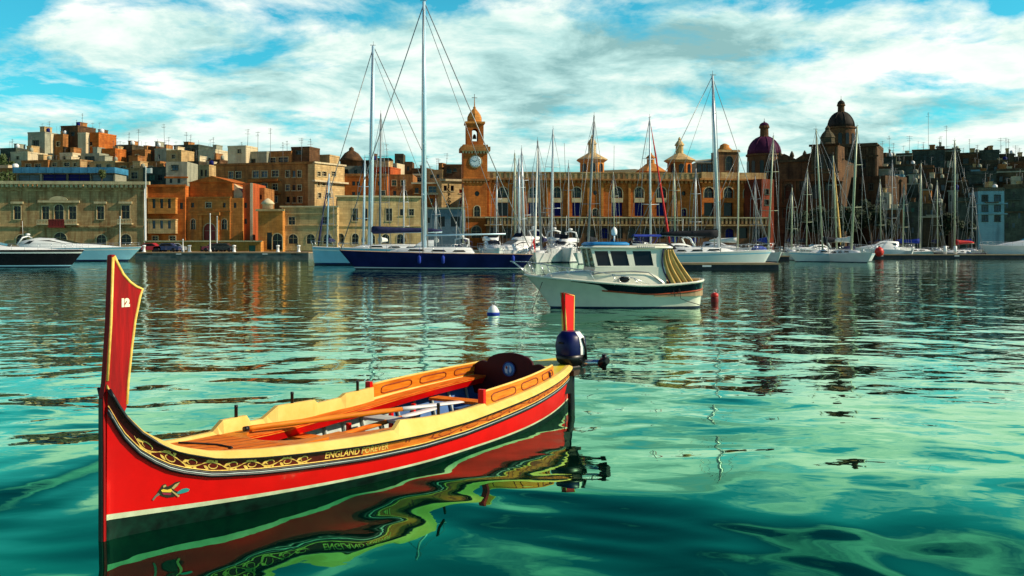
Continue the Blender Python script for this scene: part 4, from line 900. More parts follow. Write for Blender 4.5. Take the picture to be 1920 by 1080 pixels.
def wfun(t, B, tw, f=.8):
    return B / 2 * (math.sin(math.pi / 2 * min(1, t / .55)) ** f if t < .55 else 1 - (1 - tw) * ((t - .55) / .45) ** 2)
def hull(L, B, fb, fm, fs, ob, os_, tw, mats, root, f=.8, deckm=None, chine=.80):
    ts = [0, .02, .05, .1, .16, .24, .33, .43, .55, .67, .78, .88, .95, 1]; qs = [-.5, 0, .07, .13, .80, .88, 1]
    zs = lambda t: fb + (fm - fb) * min(1, t / .6) ** .8 if t < .6 else fm + (fs - fm) * ((t - .6) / .4) ** 2
    def pt(t, q, sg):
        x0 = ob * (1 - max(q, 0)) ; x1 = L - os_ * (1 - max(q, 0))
        k = (chine + (1 - chine) * q) if q >= 0 else chine * .5
        k = k ** (1 + 1.6 * (1 - min(1, t / .5)))
        return (x0 + t * (x1 - x0), sg * max(wfun(t, B, tw, f) * k, .012), q * zs(t) if q >= 0 else -.45)
    mb = MB(); ms = [0, 0, 1, 2, 3, 2]
    for sg in (1, -1):
        rows = [[pt(t, q, sg) for q in qs] for t in ts]
        mb.loft(rows, 0, True, closed=False, ms=ms)
    mb.add([pt(1, q, 1) for q in qs] + [pt(1, q, -1) for q in qs], [(i, i + 1, 7 + i + 1, 7 + i) for i in range(6)], 2)
    mb.add([pt(0, q, 1) for q in qs] + [pt(0, q, -1) for q in qs], [(i, i + 1, 7 + i + 1, 7 + i) for i in range(6)], 2)
    mb.build('hull', mats, root)
    mb = MB(); rows = []
    for t in ts:
        x, y, z = pt(t, 1, 1); rows.append([(x, y - .02, z - .03), (x, y * .5, z + .03), (x, 0, z + .05), (x, -y * .5, z + .03), (x, -y + .02, z - .03)])
    mb.loft(rows, 0, True, closed=False); mb.build('deck', deckm or M_DECK, root)
    return zs
def rail(root, L, B, tw, zs, t0, t1, h=.62, r=.016, n=6, name='guard_rail', f=.8):
    for sg in (1, -1):
        mb = MB(); top = []
        for i in range(n + 1):
            t = t0 + (t1 - t0) * i / n; y = sg * (wfun(t, B, tw, f) * .96); x = t * L; z = zs(t)
            mb.tube([(x, y, z - .05), (x, y, z + h)], r, 4); top.append((x, y, z + h))
        mb.tube(top, r * .8, 4); mb.tube([(a, b, c - h * .48) for a, b, c in top], r * .6, 4)
        mb.build(name, M_STEEL, root)
def yacht(label, mx, Y, tx, ty, L, ang, hullm=None, stripe=None, mf=.42, fb=1.35, fm=1.05, fs=1.1, B=None, ob=None, os_=.5, tw=.62, cover=None, mastm=None, mr=.125, bimini=None, genoa=None, wire=.026, boom=True, spread=2, deckm=None, cabin=True, boot=None, hood=None, backstay=True, boomz=1.5, bl=.36):
    B = B or L * .27; ob = L * .10 if ob is None else ob; hullm = hullm or M_GEL
    a = R(ang); e = Vector((math.cos(a), math.sin(a), 0)); lat = Vector((-e.y, e.x, 0))
    base = Vector((XX(mx, Y), Y, 0)); org = base - e * (mf * L)
    r = empty('sailing_yacht', org, a, label, 'sailing yacht', 'sailing yachts moored along the marina')
    zs = hull(L, B, fb, fm, fs, ob, os_, tw, [M_ANTIF, boot or hullm, hullm, stripe or hullm], r, deckm=deckm)
    mzx = mf * L; dk = zs(mf)
    ca_z = dk + .42
    if cabin:
        mb = MB(); rings = []
        for t, k, hgt in ((.26, .20, .05), (.32, .42, .34), (.44, .52, .46), (.58, .56, .52), (.68, .55, .50), (.70, .54, .0)):
            w = wfun(t, B, tw) * k; z0 = zs(t) - .02; rings.append([(t * L, w, z0), (t * L, w * .88, z0 + hgt), (t * L, 0, z0 + hgt + .06), (t * L, -w * .88, z0 + hgt), (t * L, -w, z0)])
        mb.loft(rings, 0, True, closed=False); cb = mb.build('cabin', M_GEL, r)
        for sg in (1, -1):
            pm = MB()
            for t0, t1 in ((.36, .45), (.48, .56), (.59, .66)):
                p = []
                for t, hh in ((t0, .14), (t1, .15), (t1 - .012, .33), (t0 + .012, .31)):
                    k = .47 + (t - .36) * .3; w = wfun(t, B, tw) * (k + .02) ; p.append((t * L, sg * (w - hh * .02 * L / 10), zs(t) + hh))
                pm.add(p, [(0, 1, 2, 3)])
            pm.build('window', M_SMOKE, cb)
    # mast
    top = Vector((XX(tx, Y), Y, ZZ(ty, Y))) - org
    tp = Vector((top.dot(e), top.dot(lat), top.z)); bs = Vector((mzx, 0, dk))
    mb = MB(); mb.tube([bs, bs.lerp(tp, .6), tp], [mr, mr * .95, mr * .62], 8); ms_ = mb.build('mast', mastm or M_MAST, r)
    hd = MB(); hd.tube([tp, tp + Vector((0, 0, .5))], .02, 4); hd.tube([tp + Vector((-.35, 0, .08)), tp + Vector((.25, 0, .08))], .03, 4); hd.build('masthead_fitting', M_ANT, ms_)
    sp = []
    for k in range(spread):
        f_ = (k + 1) / (spread + 1) + .03; c = bs.lerp(tp, f_); hw = B * (.36 - .06 * k); mb = MB()
        mb.tube([c + Vector((0, -hw, .05)), c, c + Vector((0, hw, .05))], .035, 4); mb.build('spreader', mastm or M_MAST, ms_); sp.append((c, hw))
    for sg in (1, -1):
        mb = MB(); pts = [(mzx + .15, sg * wfun(mf, B, tw) * .9, dk)] + [tuple(c + Vector((0, sg * hw, .05))) for c, hw in sp] + [tuple(tp - Vector((0, 0, .2)))]
        mb.tube(pts, wire, 4); 
        if sp: mb.tube([pts[0], tuple(sp[0][0])], wire * .8, 4)
        mb.build('shroud', M_WIRE, r)
    mb = MB(); f0 = Vector((.12, 0, zs(0) + .05)); mb.tube([f0, tp - Vector((0, 0, .15))], wire, 4); mb.build('forestay', M_WIRE, r)
    if genoa:
        mb = MB(); q = [f0.lerp(tp, s) for s in (.06, .12, .4, .75, .93)]; mb.tube(q, [.06, .15, .13, .09, .03], 7); mb.build('furled_sail', genoa, r)
    if backstay:
        mb = MB(); mb.tube([(L - .1, 0, zs(1)), tp], wire, 4); mb.build('backstay', M_WIRE, r)
    if boom:
        z0 = dk + boomz; b0 = Vector((mzx + .12, 0, z0)); b1 = Vector((mzx + bl * L, 0, z0 + .12)); mb = MB(); mb.tube([b0, b1], .085, 6); bo = mb.build('boom', mastm or M_MAST, r)
        if cover:
            mb = MB(); n = 7
            mb.loft([[Vector((0, .20 * k * math.cos(2 * math.pi * j / 8), .30 * k * math.sin(2 * math.pi * j / 8) + .22 * k)) + b0.lerp(b1, i / n) for j in range(8)] for i, k in zip(range(n + 1), (1.5, 1.35, 1.15, 1.05, 1.0, .9, .75, .4))], 0, True, cap=True); mb.build('sail_cover', cover, bo)
        mb = MB(); mb.tube([b1, tp.lerp(bs, .04)], wire * .6, 4); mb.build('topping_lift', M_WIRE, r)
    if hood:
        mb = MB(); w = wfun(.72, B, tw) * .6; z0 = zs(.7) + .45
        mb.loft([[(x, w * c, z0 + h_ * s) for c, s in ((1, -.3), (.95, .6), (.5, 1), (-.5, 1), (-.95, .6), (-1, -.3))] for x, h_ in ((.66 * L, .12), (.70 * L, .55), (.77 * L, .62))], 0, True, closed=False); mb.build('sprayhood', hood, r)
    if bimini:
        mb = MB(); w = wfun(.85, B, tw) * .8; z0 = zs(.85) + 1.75
        mb.loft([[(x, w * c, z0 + .12 * s) for c, s in ((1, -.8), (.6, .6), (0, 1), (-.6, .6), (-1, -.8))] for x in (.76 * L, .84 * L, .94 * L)], 0, True, closed=False)
        for sg in (1, -1):
            for x in (.78 * L, .92 * L): mb.tube([(x, sg * w, z0 - .1), (.85 * L, sg * w, zs(.85))], .02, 4)
        mb.build('bimini', bimini, r)
    rail(r, L, B, tw, zs, .02, .97, n=8)
    mb = MB(); mb.tube([(.9, wfun(.08, B, tw), zs(.05) + .62), (-.12, .22, zs(0) + .66), (-.12, -.22, zs(0) + .66), (.9, -wfun(.08, B, tw), zs(.05) + .62)], .022, 5)
    mb.tube([(-.12, .2, zs(0) + .66), (.1, .1, zs(0))], .02, 4); mb.tube([(-.12, -.2, zs(0) + .66), (.1, -.1, zs(0))], .02, 4); mb.build('pulpit', M_STEEL, r)
    return r, zs, L, B

# the two big ones
r, zs, L, B = yacht('long navy blue sailing yacht lying side-on in front of the marina, tallest mast', 795, 90, 795, 3, 17.8, -2, M_NAVY, M_NAVY, mf=.438, fb=1.75, fm=1.45, fs=1.35, B=4.4, ob=1.5, os_=1.0, tw=.7, mastm=M_MASTB, mr=.235, wire=.045, spread=4, deckm=M_TEAK, boot=M_GEL, boomz=1.6, bl=.42)
for x in (.43, .55, .9):
    mb = MB(); y = -wfun(x, B, .7) - .14; mb.lathe([(.05, 0), (.15, .12), (.15, .62), (.05, .75)], (x * 17.8, y, .55), 8); mb.tube([(x * 17.8, y, 1.28), (x * 17.8, y + .2, zs(x) + .5)], .012, 4); mb.build('fender', M_CBLUE, r)
mb = MB(); mb.tube([(17.3, 0, 1.3), (17.9, 0, 2.9)], .025, 5); mb.add([(17.75, .03, 2.5), (17.9, .03, 2.9), (18.0, .2, 2.0), (17.95, .15, 1.5)], [(0, 1, 2, 3)]); mb.build('ensign', M_CRED, r)
yacht('pale blue and white sailing yacht behind the navy yacht, thick white mast', 694, 110, 700, 86, 17.5, 6, M_GELB, M_GEL, mf=.365, fb=2.05, fm=1.75, fs=1.6, B=4.6, ob=.25, os_=.6, mastm=M_MASTB, mr=.275, wire=.045, spread=4, cover=M_CNAVY, boomz=1.75, bl=.46, hood=M_GEL, boot=M_NAVY, deckm=M_DECK)
# white side-on yacht behind the floating dock
yacht('white sailing yacht with black sail cover behind the floating dock, bow to the right', 1348, 97, 1336, 142, 14.6, 180, M_GEL, M_GELB, mf=.36, fb=1.75, fm=1.45, fs=1.35, ob=1.0, os_=.6, mr=.18, wire=.032, spread=3, cover=M_CBLACK, boomz=1.5, bl=.40, hood=M_CBLACK, bimini=M_CBLUE, mastm=M_MAST)
YT = [
 # mx, Y, tx, ty, L, ang, kwargs, label
 (613, 140, 617, 326, 9, 80, dict(mastm=M_MASTB, mr=.135, cover=M_CNAVY, genoa=M_CNAVY), 'small yacht with blue furled sail left of the thick white mast, bow towards the water'),
 (681, 136, 684, 296, 10.5, 95, dict(mastm=M_MASTB, mr=.15, cover=M_CNAVY), 'yacht whose short pale blue mast stands just left of the thick white mast'),
 (712, 128, 714, 214, 12.5, 84, dict(mastm=M_MASTD, mr=.15, cover=M_CWHITE), 'yacht with thin grey mast just right of the thick white mast'),
 (757, 142, 757, 338, 8.5, 96, dict(mastm=M_MAST, mr=.11, cover=M_CNAVY), 'little yacht with short white mast between the two tallest masts'),
 (818, 145, 817, 372, 8, 88, dict(mastm=M_MAST, mr=.06, cover=M_CWHITE), 'smallest yacht with stubby mast right of the navy yacht mast'),
 (966, 132, 965, 288, 10.5, 82, dict(mastm=M_MASTG, mr=.15, cover=M_CWHITE), 'yacht with buff mast, left one of the tight trio of masts near the clock tower'),
 (974, 128, 973, 298, 10, 97, dict(mastm=M_MAST, mr=.16, cover=M_CBLUE), 'yacht with pale mast, middle one of the tight trio of masts near the clock tower'),
 (984, 136, 978, 279, 10.5, 100, dict(mastm=M_MAST, mr=.15, cover=M_CWHITE), 'yacht with leaning mast, right one of the tight trio of masts near the clock tower'),
 (1015, 124, 1008, 264, 11, 78, dict(mastm=M_MASTD, mr=.15, cover=M_CNAVY, genoa=M_CWHITE), 'yacht with slightly leaning grey mast and white furled sail near the red ensign'),
 (1034, 130, 1037, 243, 12, 92, dict(mastm=M_MAST, mr=.15, cover=M_CNAVY, hood=M_CNAVY), 'yacht with straight pale mast and navy sprayhood right of the leaning grey mast'),
 (1102, 118, 1114, 218, 12.5, 70, dict(mastm=M_MASTD, mr=.15, cover=M_CBLACK, hood=M_CBLACK), 'yacht with thick dark leaning mast behind the motor cruiser'),
 (1220, 122, 1218, 221, 12.5, 110, dict(mastm=M_MAST, mr=.14, cover=M_CNAVY, genoa=M_CRED, hood=M_CNAVY), 'yacht with red furled genoa on its slanting forestay'),
 (1266, 134, 1264, 306, 10, 88, dict(mastm=M_MASTG, mr=.125, cover=M_CBLUE), 'yacht with short buff mast behind the red furled genoa'),
 (1383, 140, 1385, 286, 11, 165, dict(mastm=M_MASTG, mr=.135, cover=M_CWHITE), 'yacht with buff mast and white boom cover left of the leaning stay'),
 (1440, 132, 1450, 256, 12, 94, dict(mastm=M_MASTG, mr=.135, cover=M_CBLUE, hood=M_CBLUE), 'yacht with buff leaning mast and blue sprayhood behind the white yacht bow'),
 (1484, 146, 1485, 352, 9, 86, dict(mastm=M_MASTG, mr=.125, cover=M_CNAVY), 'small yacht with short buff mast before the quay trees'),
 (1543, 132, 1530, 243, 12, 8, dict(mastm=M_MASTG, mr=.13, cover=M_CBLACK, hood=M_CNAVY, stripe=M_GELB), 'white yacht with blunt bow to the left and strongly leaning mast under the belfry'),
 (1569, 140, 1562, 292, 10, 80, dict(mastm=M_MASTG, mr=.135, cover=M_CWHITE, genoa=M_CTAN), 'yacht with slim leaning mast and tan furled sail left of the bright mast'),
 (1596, 128, 1607, 237, 12.5, 100, dict(mastm=M_MASTG, mr=.17, cover=M_CWHITE), 'yacht with the bright thick leaning mast below the great dome'),
 (1693, 168, 1695, 346, 9, 92, dict(mastm=M_MASTG, mr=.135, cover=M_CBLUE, hood=M_CBLUE), 'small yacht with bright blue cover, left of the slim tall mast'),
 (1725, 171, 1727, 306, 11, 172, dict(mastm=M_MASTG, mr=.125, cover=M_CBLUE), 'yacht with slim tall mast and long bright blue boom cover'),
 (868, 150, 868, 352, 9, 84, dict(mastm=M_MASTG, mr=.10, cover=M_CNAVY, bimini=M_CNAVY), 'small yacht with navy bimini moored below the clock tower'),
 (930, 148, 932, 330, 9.5, 97, dict(mastm=M_MAST, mr=.10, cover=M_CBLUE, hood=M_CBLUE), 'small yacht with blue sprayhood left of the tight trio of masts'),
 (1000, 146, 999, 318, 9, 90, dict(mastm=M_MASTD, mr=.09, cover=M_CNAVY), 'small yacht with dull mast right of the tight trio of masts'),
 (1066, 146, 1066, 306, 10, 86, dict(mastm=M_MASTD, mr=.09, cover=M_CBLACK, bimini=M_CBLACK), 'yacht with dull thin mast and black bimini left of the thick dark leaning mast'),
 (1152, 148, 1150, 322, 9, 93, dict(mastm=M_MASTG, mr=.09, cover=M_CNAVY, hood=M_CNAVY), 'small yacht with buff mast between the dark leaning mast and the red genoa'),
 (1303, 146, 1305, 316, 9.5, 88, dict(mastm=M_MAST, mr=.09, cover=M_CBLUE, hood=M_CBLUE), 'small yacht with pale mast behind the black sail cover'),
 (1418, 150, 1416, 330, 9, 84, dict(mastm=M_MASTD, mr=.09, cover=M_CNAVY), 'small yacht with dull mast in front of the red facade'),
 (1512, 152, 1514, 318, 9.5, 95, dict(mastm=M_MASTG, mr=.09, cover=M_CBLACK, hood=M_CNAVY), 'small yacht with buff mast left of the strongly leaning one'),
 (1652, 172, 1650, 336, 9, 88, dict(mastm=M_MASTG, mr=.10, cover=M_CNAVY, bimini=M_CNAVY), 'small yacht with navy bimini right of the red round buoy'),
 (1672, 174, 1673, 300, 10, 95, dict(mastm=M_MASTD, mr=.10, cover=M_CWHITE), 'yacht with thin dull mast before the dark brown waterfront house'),
 (1758, 174, 1757, 338, 9, 86, dict(mastm=M_MASTG, mr=.10, cover=M_CNAVY), 'small yacht between blue boom cover and red sail cover'),
 (1822, 172, 1824, 352, 8.5, 92, dict(mastm=M_MASTD, mr=.09, cover=M_CBLUE), 'little yacht with dull mast left of the large motor yacht'),
 (1790, 167, 1790, 264, 9.6, 6, dict(hullm=M_MAROON, stripe=M_GEL, mastm=M_MASTG, mr=.16, cover=M_CRED, fb=1.15, fm=.85, fs=.9), 'maroon-hulled yacht with bright red sail cover'),
]
for mx, Y, tx, ty, L, ang, kw, lab in YT: yacht(lab, mx, Y, tx, ty, L, ang, **kw)

def motor_yacht(label, x_px, Y, L, ang, hm=None, sup=1.0, fly=True, fb=1.9, fm=1.5, fs=1.2, B=None, dark=None, arch=True, low=False, name='motor_yacht', group='motor yachts moored in the marina', boot=None, glassm=None, ob=None):
    """x_px is the column of the bow"""
    B = B or L * .28; a = R(ang); hm = hm or M_GEL
    r = empty(name, (XX(x_px, Y), Y, 0), a, label, 'motor yacht', group)
    zs = hull(L, B, fb, fm, fs, L * .10 if ob is None else ob, .1, .85, [M_ANTIF, boot or hm, hm, dark or hm], r, f=.65, chine=.86)
    gm = glassm or M_SMOKE
    def ring(t, k, z0, h): 
        w = wfun(t, B, .85, .65) * k; return [(t * L, w, z0), (t * L, w * .86, z0 + h), (t * L, 0, z0 + h * 1.06), (t * L, -w * .86, z0 + h), (t * L, -w, z0)]
    s = sup
    mb = MB()
    prof = ((.16, .3, .05), (.24, .62, .35), (.36, .74, .62), (.40, .76, .75), (.50, .78, 1.35), (.62, .80, 1.5), (.78, .80, 1.45), (.80, .80, .0)) if not low else ((.14, .3, .05), (.30, .66, .30), (.44, .74, .42), (.60, .76, .95), (.72, .78, 1.05), (.84, .78, .75), (.86, .78, 0))
    mb.loft([ring(t, k, zs(t) - .02, h * s) for t, k, h in prof], 0, True, closed=False); sp = mb.build('superstructure', M_GEL, r)
    for sg in (1, -1):
        pm = MB(); pts = ((.43, .72), (.76, .76), (.74, 1.15), (.52, 1.2)) if not low else ((.50, .42), (.80, .48), (.76, .78), (.62, .82))
        p = []
        for t, h in pts:
            k = np.interp(t, [q[0] for q in prof], [q[1] for q in prof]); hh = np.interp(t, [q[0] for q in prof], [q[2] for q in prof])
            w = wfun(t, B, .85, .65) * k * (1 - .14 * h / hh) + .03; p.append((t * L, sg * w, zs(t) + h * s))
        pm.add(p, [(0, 1, 2, 3)]); pm.build('window', gm, sp)
    t0, t1, h0, h1 = (.405, .495, .78, 1.30) if not low else (.455, .59, .46, .92)
    pm = MB(); w0 = wfun(t0, B, .85, .65) * .6; w1 = wfun(t1, B, .85, .65) * .6
    pm.add([(t0 * L - .05, w0, zs(t0) + h0 * s + .02), (t0 * L - .05, -w0, zs(t0) + h0 * s + .02), (t1 * L - .05, -w1, zs(t1) + h1 * s + .08), (t1 * L - .05, w1, zs(t1) + h1 * s + .08)], [(0, 1, 2, 3)]); pm.build('windscreen', gm, sp)
    zt = zs(.65) + 1.5 * s
    if fly:
        mb = MB(); mb.loft([[(x * L, w * sg_, zt + h) for sg_, h in ((1, 0), (1.02, hh), (.3, hh * 1.02), (-.3, hh * 1.02), (-1.02, hh), (-1, 0))] for x, w, hh in ((.50, B * .18, .1), (.56, B * .30, .5), (.70, B * .33, .55), (.88, B * .33, .45))], 0, True, closed=False); mb.build('flybridge', M_GEL, r)
        mb = MB(); mb.add([(.535 * L, B * .25, zt + .42), (.535 * L, -B * .25, zt + .42), (.575 * L, -B * .25, zt + .95), (.575 * L, B * .25, zt + .95)], [(0, 1, 2, 3)]); mb.build('fly_windscreen', gm, r)
        zt += .5
    if arch:
        mb = MB(); w = B * .34; x = .80 * L if not low else .82 * L; za = zt if not low else zs(.82) + .8
        mb.tube([(x + .5, w, za - .4), (x - .2, w * .92, za + .75), (x - .3, 0, za + .95), (x - .2, -w * .92, za + .75), (x + .5, -w, za - .4)], .11, 6); ar = mb.build('radar_arch', M_GEL, r)
        mb = MB(); mb.lathe([(.05, 0), (.30, .05), (.30, .22), (.12, .30)], (x - .3, 0, za + 1.03), 10); mb.build('radar_dome', M_WHITE, ar)
        mb = MB(); mb.tube([(x - .2, w * .8, za + .8), (x - .1, w * .8, za + 3.0)], .025, 4); mb.build('whip_aerial', M_WHITE, ar)
    rail(r, L, B, .85, zs, .02, .5, h=.6, n=6, f=.65)
    return r, zs
# left pair
motor_yacht('long low motor yacht with black hull and white foredeck at the left edge', 158, 99, 15, 183, M_HBLACK, .72, False, 1.75, 1.75, 1.4, 4.2, M_GEL, low=True, boot=M_GELB, ob=1.4, arch=False)
motor_yacht('pale turquoise and white sport motor yacht behind the black-hulled one', 266, 136, 19, 184, M_GELB, 1.35, False, 2.0, 1.8, 1.5, 4.8, M_GEL, low=True, boot=M_NAVY, ob=1.9)
motor_yacht('white motor yacht with pointed bow and flybridge behind the navy yacht stern', 1026, 124, 8.5, 60, None, .75, True)
motor_yacht('white motor yacht with tall radar arch left of the thick dark leaning mast', 1072, 124, 9.5, 105, None, .85, True)
motor_yacht('low white sport cruiser behind the motor cruiser roof', 1160, 108, 10.5, 20, None, .9, False, low=True)
motor_yacht('white cabin motor yacht left of the red furled genoa', 1188, 122, 9.5, 75, None, .8, True, arch=False)
motor_yacht('pale flybridge motor yacht with round dome between red ensign and floating dock', 895, 122, 12, 40, None, .9, True)
motor_yacht('small white motor cruiser under the long white boom', 860, 118, 9.5, 90, None, .85, False, low=True)
motor_yacht('white motor cruiser with awning right of the white boom end', 936, 116, 9, 100, None, .85, True, arch=False)
motor_yacht('teal-windowed motor yacht behind the red round buoy on the right pontoon', 1590, 167, 10.5, 0, None, .95, False, arch=False, glassm=M_GLASSB)
motor_yacht('white open motor boat between the red round buoy and blue boom cover', 1716, 167, 7.5, 182, None, .7, False, arch=False, low=True)
motor_yacht('large white flybridge motor yacht at the right edge', 1836, 166, 18, -4, None, 1.25, True, 2.3, 2.0, 1.6, 4.9)
motor_yacht('white motor boat with dark canopy in front of the quay trees', 1470, 148, 8.5, 15, None, .8, False, low=True, dark=M_CBLACK)
motor_yacht('grey-white cabin cruiser between buff masts before the trees', 1410, 145, 9, 160, None, .85, False, arch=False)

# floating docks and quay pontoon
def dock(label, xa, xb_, Y, D, h, m, name='floating_dock', piles=()):
    r = empty(name, (XX(xa, Y), Y, 0), 0, label, 'dock'); w = XX(xb_, Y) - XX(xa, Y)
    mb = MB(); mb.box(0, w, 0, D, -.3, h - .16); mb.build('float', m, r)
    mb = MB(); mb.box(-.06, w + .06, -.06, D + .06, h - .158, h); mb.build('deck', M_TEAK, r)
    n = max(2, int(w / 4))
    for i in range(n):
        q = w * (i + .5) / n; mb = MB(); mb.box(q - .4, q + .4, -.09, -.062, h - .34, h - .2); mb.build('rubber_bumper', M_WHITE if i % 3 == 1 else M_BLACK, r)
    for q in piles:
        u = XX(q, Y) - XX(xa, Y); mb = MB(); mb.tube([(u, D * .3, h), (u, D * .3, h + 1.35)], .28, 8); mb.build('service_post', M_WHITE, r)
    return r
M_DOCK = mat('dark_dock_float', (0.018, 0.022, 0.03), .6, var=.3)
dock('dark floating dock with white bumpers behind the motor cruiser', 1190, 1460, 88, 3, .62, M_DOCK)
dock('long low pontoon along the right side of the marina', 1580, 1960, 160, 2.5, .75, M_DOCK, piles=(1646, 1776, 1795))
dock('middle marina pontoon behind the navy yacht and motor cruiser', 860, 1480, 141, 2.2, .7, M_DOCK)
dock('blue-grey quay pontoon below the chapel terrace', 254, 578, 150, 16, 1.15, mat('blue_grey_pontoon', (0.11, 0.13, 0.12), .8, var=.4, vs=.8))
# quay lamp posts and flag pole
def post(label, px, ytop, Y, zb, r=.09, flag=None, name='pole', m=None):
    ro = empty(name, (XX(px, Y), Y, zb), 0, label, 'pole'); mb = MB(); h = ZZ(ytop, Y) - zb
    mb.lathe([(r * 2.2, 0), (r * 2.2, .3), (r, .45), (r * .8, h - .2), (r * 1.3, h - .15), (r * .5, h)], n=8); mb.build('shaft', m or M_WHITE, ro)
    if flag:
        mb = MB(); n = 6; mb.loft([[(i * .25, .06 * math.sin(i * 1.3), h - .3), (i * .25, .06 * math.sin(i * 1.3 + .4), h - 1.25)] for i in range(n)], 0, True, closed=False); mb.build('flag', flag, ro)
    return ro
post('white flagpole with small white flag at the corner of the palazzo roof', 273, 312, 182.5, GZ - .2, .14, M_CWHITE, name='flagpole')
post('slim white pole on the quay in front of the palazzo', 225, 405, 152, 1.15)
post('tall slim white pole on the pontoon in front of the chapel portal', 394, 400, 152, 1.15)
post('short white pole on the pontoon left of the chapel', 343, 448, 153, 1.15)
post('white pole in front of the chapel right of the portal', 407, 405, 177, GZ, .07)
# cars and small things on the quay
def car(label, px, Y, m, ang=0):
    r = empty('parked_car', (XX(px, Y), Y, 1.153), R(ang), label, 'car', 'cars parked below the chapel terrace')
    prof = [(-2.0, .3), (-2.05, .65), (-1.9, .85), (-1.2, .92), (-.7, 1.38), (.7, 1.42), (1.35, .95), (1.95, .85), (2.05, .55), (2.0, .3)]
    mb = MB(); mb.prism([(x, -.82, z) for x, z in prof], (0, 1.64, 0)); mb.build('body', m, r)
    for sg in (-1, 1):
        pm = MB(); y = sg * .83; pm.add([(-1.05, y, .95), (1.15, y, .95), (.65, y, 1.32), (-.65, y, 1.30)], [(0, 1, 2, 3)]); pm.build('window', M_SMOKE, r)
        for x in (-1.3, 1.25):
            w_ = MB(); w_.lathe([(.32, 0), (.32, .2), (.15, .22)], n=12); w_.v = [(x + a, sg * (.70 + c), .32 + b_) for a, b_, c in w_.v]; w_.build('wheel', M_BLACK, r)
car('small red car on the pontoon quay at the left end of the terrace wall', 281, 158, mat('red_car_paint', (.55, .02, .03), .25, coat=.6))
car('dark blue car parked below the chapel terrace', 314, 158, mat('blue_car_paint', (.02, .04, .12), .25, coat=.6))
car('pale grey car parked right of the dark blue car', 326, 160, mat('grey_car_paint', (.35, .37, .38), .25, coat=.6), 20)
car('black car parked right of the tall slim pole', 418, 158, mat('black_car_paint', (.015, .015, .018), .2, coat=.6))
car('maroon car between the tall slim pole and the black car', 404, 161, mat('maroon_car_paint', (.22, .03, .06), .25, coat=.6), 0)
def bollard(label, px, Y, h=1.1):
    r = empty('bollard', (XX(px, Y), Y, 1.15), 0, label, 'bollard', 'white posts standing on the pontoon quay'); mb = MB()
    mb.lathe([(.30, 0), (.30, .1), (.22, .2), (.20, h - .25), (.30, h - .2), (.28, h - .05), (.1, h)], n=10); mb.build('post', M_WHITE, r)
for q, lab in ((270, 'stout white post beside the small red car'), (355, 'stout white post left of the tall slim pole on the quay'), (439, 'stout white post right of the black car'), (521, 'stout white post in front of the gate tower'), (560, 'stout white post at the right end of the pontoon quay')): bollard(lab, q, 152.5)
# buoys
def buoy(label, px, py, r_, m, m2, name='mooring_buoy', cone=False):
    Y = H * F / (py - HY); ro = empty(name, (XX(px, Y), Y, 0), 0, label, 'buoy')
    mb = MB()
    if cone: mb.lathe([(r_ * .5, -.15), (r_, -.05), (r_ * 1.02, .08), (r_ * .80, .18), (r_ * .45, .27), (r_ * .12, .30)], n=18)
    else: mb.lathe([(r_ * .9, -.15), (r_, -.05), (r_, .14), (r_ * .93, .2)], n=18)
    mb.build('float', m, ro); mb = MB()
    if cone: mb.lathe([(r_ * 1.04, -.02), (r_ * 1.06, .03), (r_ * 1.04, .08)], n=18)
    else: mb.lathe([(r_ * .94, .2), (r_ * .98, .22), (r_ * .95, .31), (r_ * .5, .35), (r_ * .1, .36)], n=18)
    mb.build('band' if cone else 'cap', m2, ro)
    mb = MB(); mb.tube([(.06 * math.cos(a), 0, (.30 if cone else .36) + .06 + .06 * math.sin(a)) for a in [i * math.pi / 4 for i in range(9)]], .015, 5); mb.build('ring', M_STEEL, ro)
buoy('white and blue mooring buoy left of the motor cruiser', 925, 590, .19, M_WHITE, M_CBLUE, cone=True)
buoy('red mooring buoy floating right of the motor cruiser stern', 1340, 566, .15, mat('dark_red_buoy', (.20, .01, .01), .5), M_FRED)
Yb = 160; ro = empty('round_buoy', (XX(1646, Yb), Yb - .6, .35), 0, 'bright red round buoy hanging on the right pontoon edge', 'buoy'); mb = MB(); mb.lathe([(.1, 0), (.55, .25), (.75, .8), (.55, 1.35), (.12, 1.6)], n=14); mb.build('ball', M_FRED, ro)
mb = MB(); mb.lathe([(.12, 1.602), (.1, 1.8)], n=8); mb.build('eye', M_BLACK, ro)

# ------------------------------------------------------------------ motor cruiser at anchor
A = Vector((XX(1000, 34.5), 34.5, 0)); Bq = Vector((XX(1313, 35.5), 35.5, 0)); dv = Bq - A; ML = dv.length; MA = math.atan2(dv.y, dv.x)
mc = empty('motor_cruiser', A, MA, 'white motor cruiser with blue cabin roof and tan canvas aft, lying at its mooring', 'motor boat')
MBm = 2.35
zsm = lambda t: 1.14 - .36 * min(1, t / .62) ** .9 if t < .62 else .78 + .18 * ((t - .62) / .38) ** 2
def mw(t): return MBm / 2 * (math.sin(math.pi / 2 * min(1, t / .5)) ** .62 if t < .5 else 1 - .10 * ((t - .5) / .4) ** 2 if t < .9 else (.90 * math.sqrt(max(0, 1 - ((t - .9) / .1) ** 2)) + .0) if t < 1 else .02)
def mpt(t, z, sg):
    zk = zsm(t); q = max(z, 0) / zk
    x0 = .62 * (1 - q) - .28 * q ** 2; x1 = ML - .08 * (1 - q)
    k = (.74 + .26 * q ** 1.4) if z >= 0 else .55
    k = k ** (1 + 1.9 * (1 - min(1, t / .55)))
    return Vector((x0 + t * (x1 - x0), sg * max(mw(t) * k, .012), z))
mts = [0, .012, .03, .06, .1, .15, .21, .28, .36, .44, .52, .6, .68, .76, .83, .88, .92, .95, .975, .99, 1]
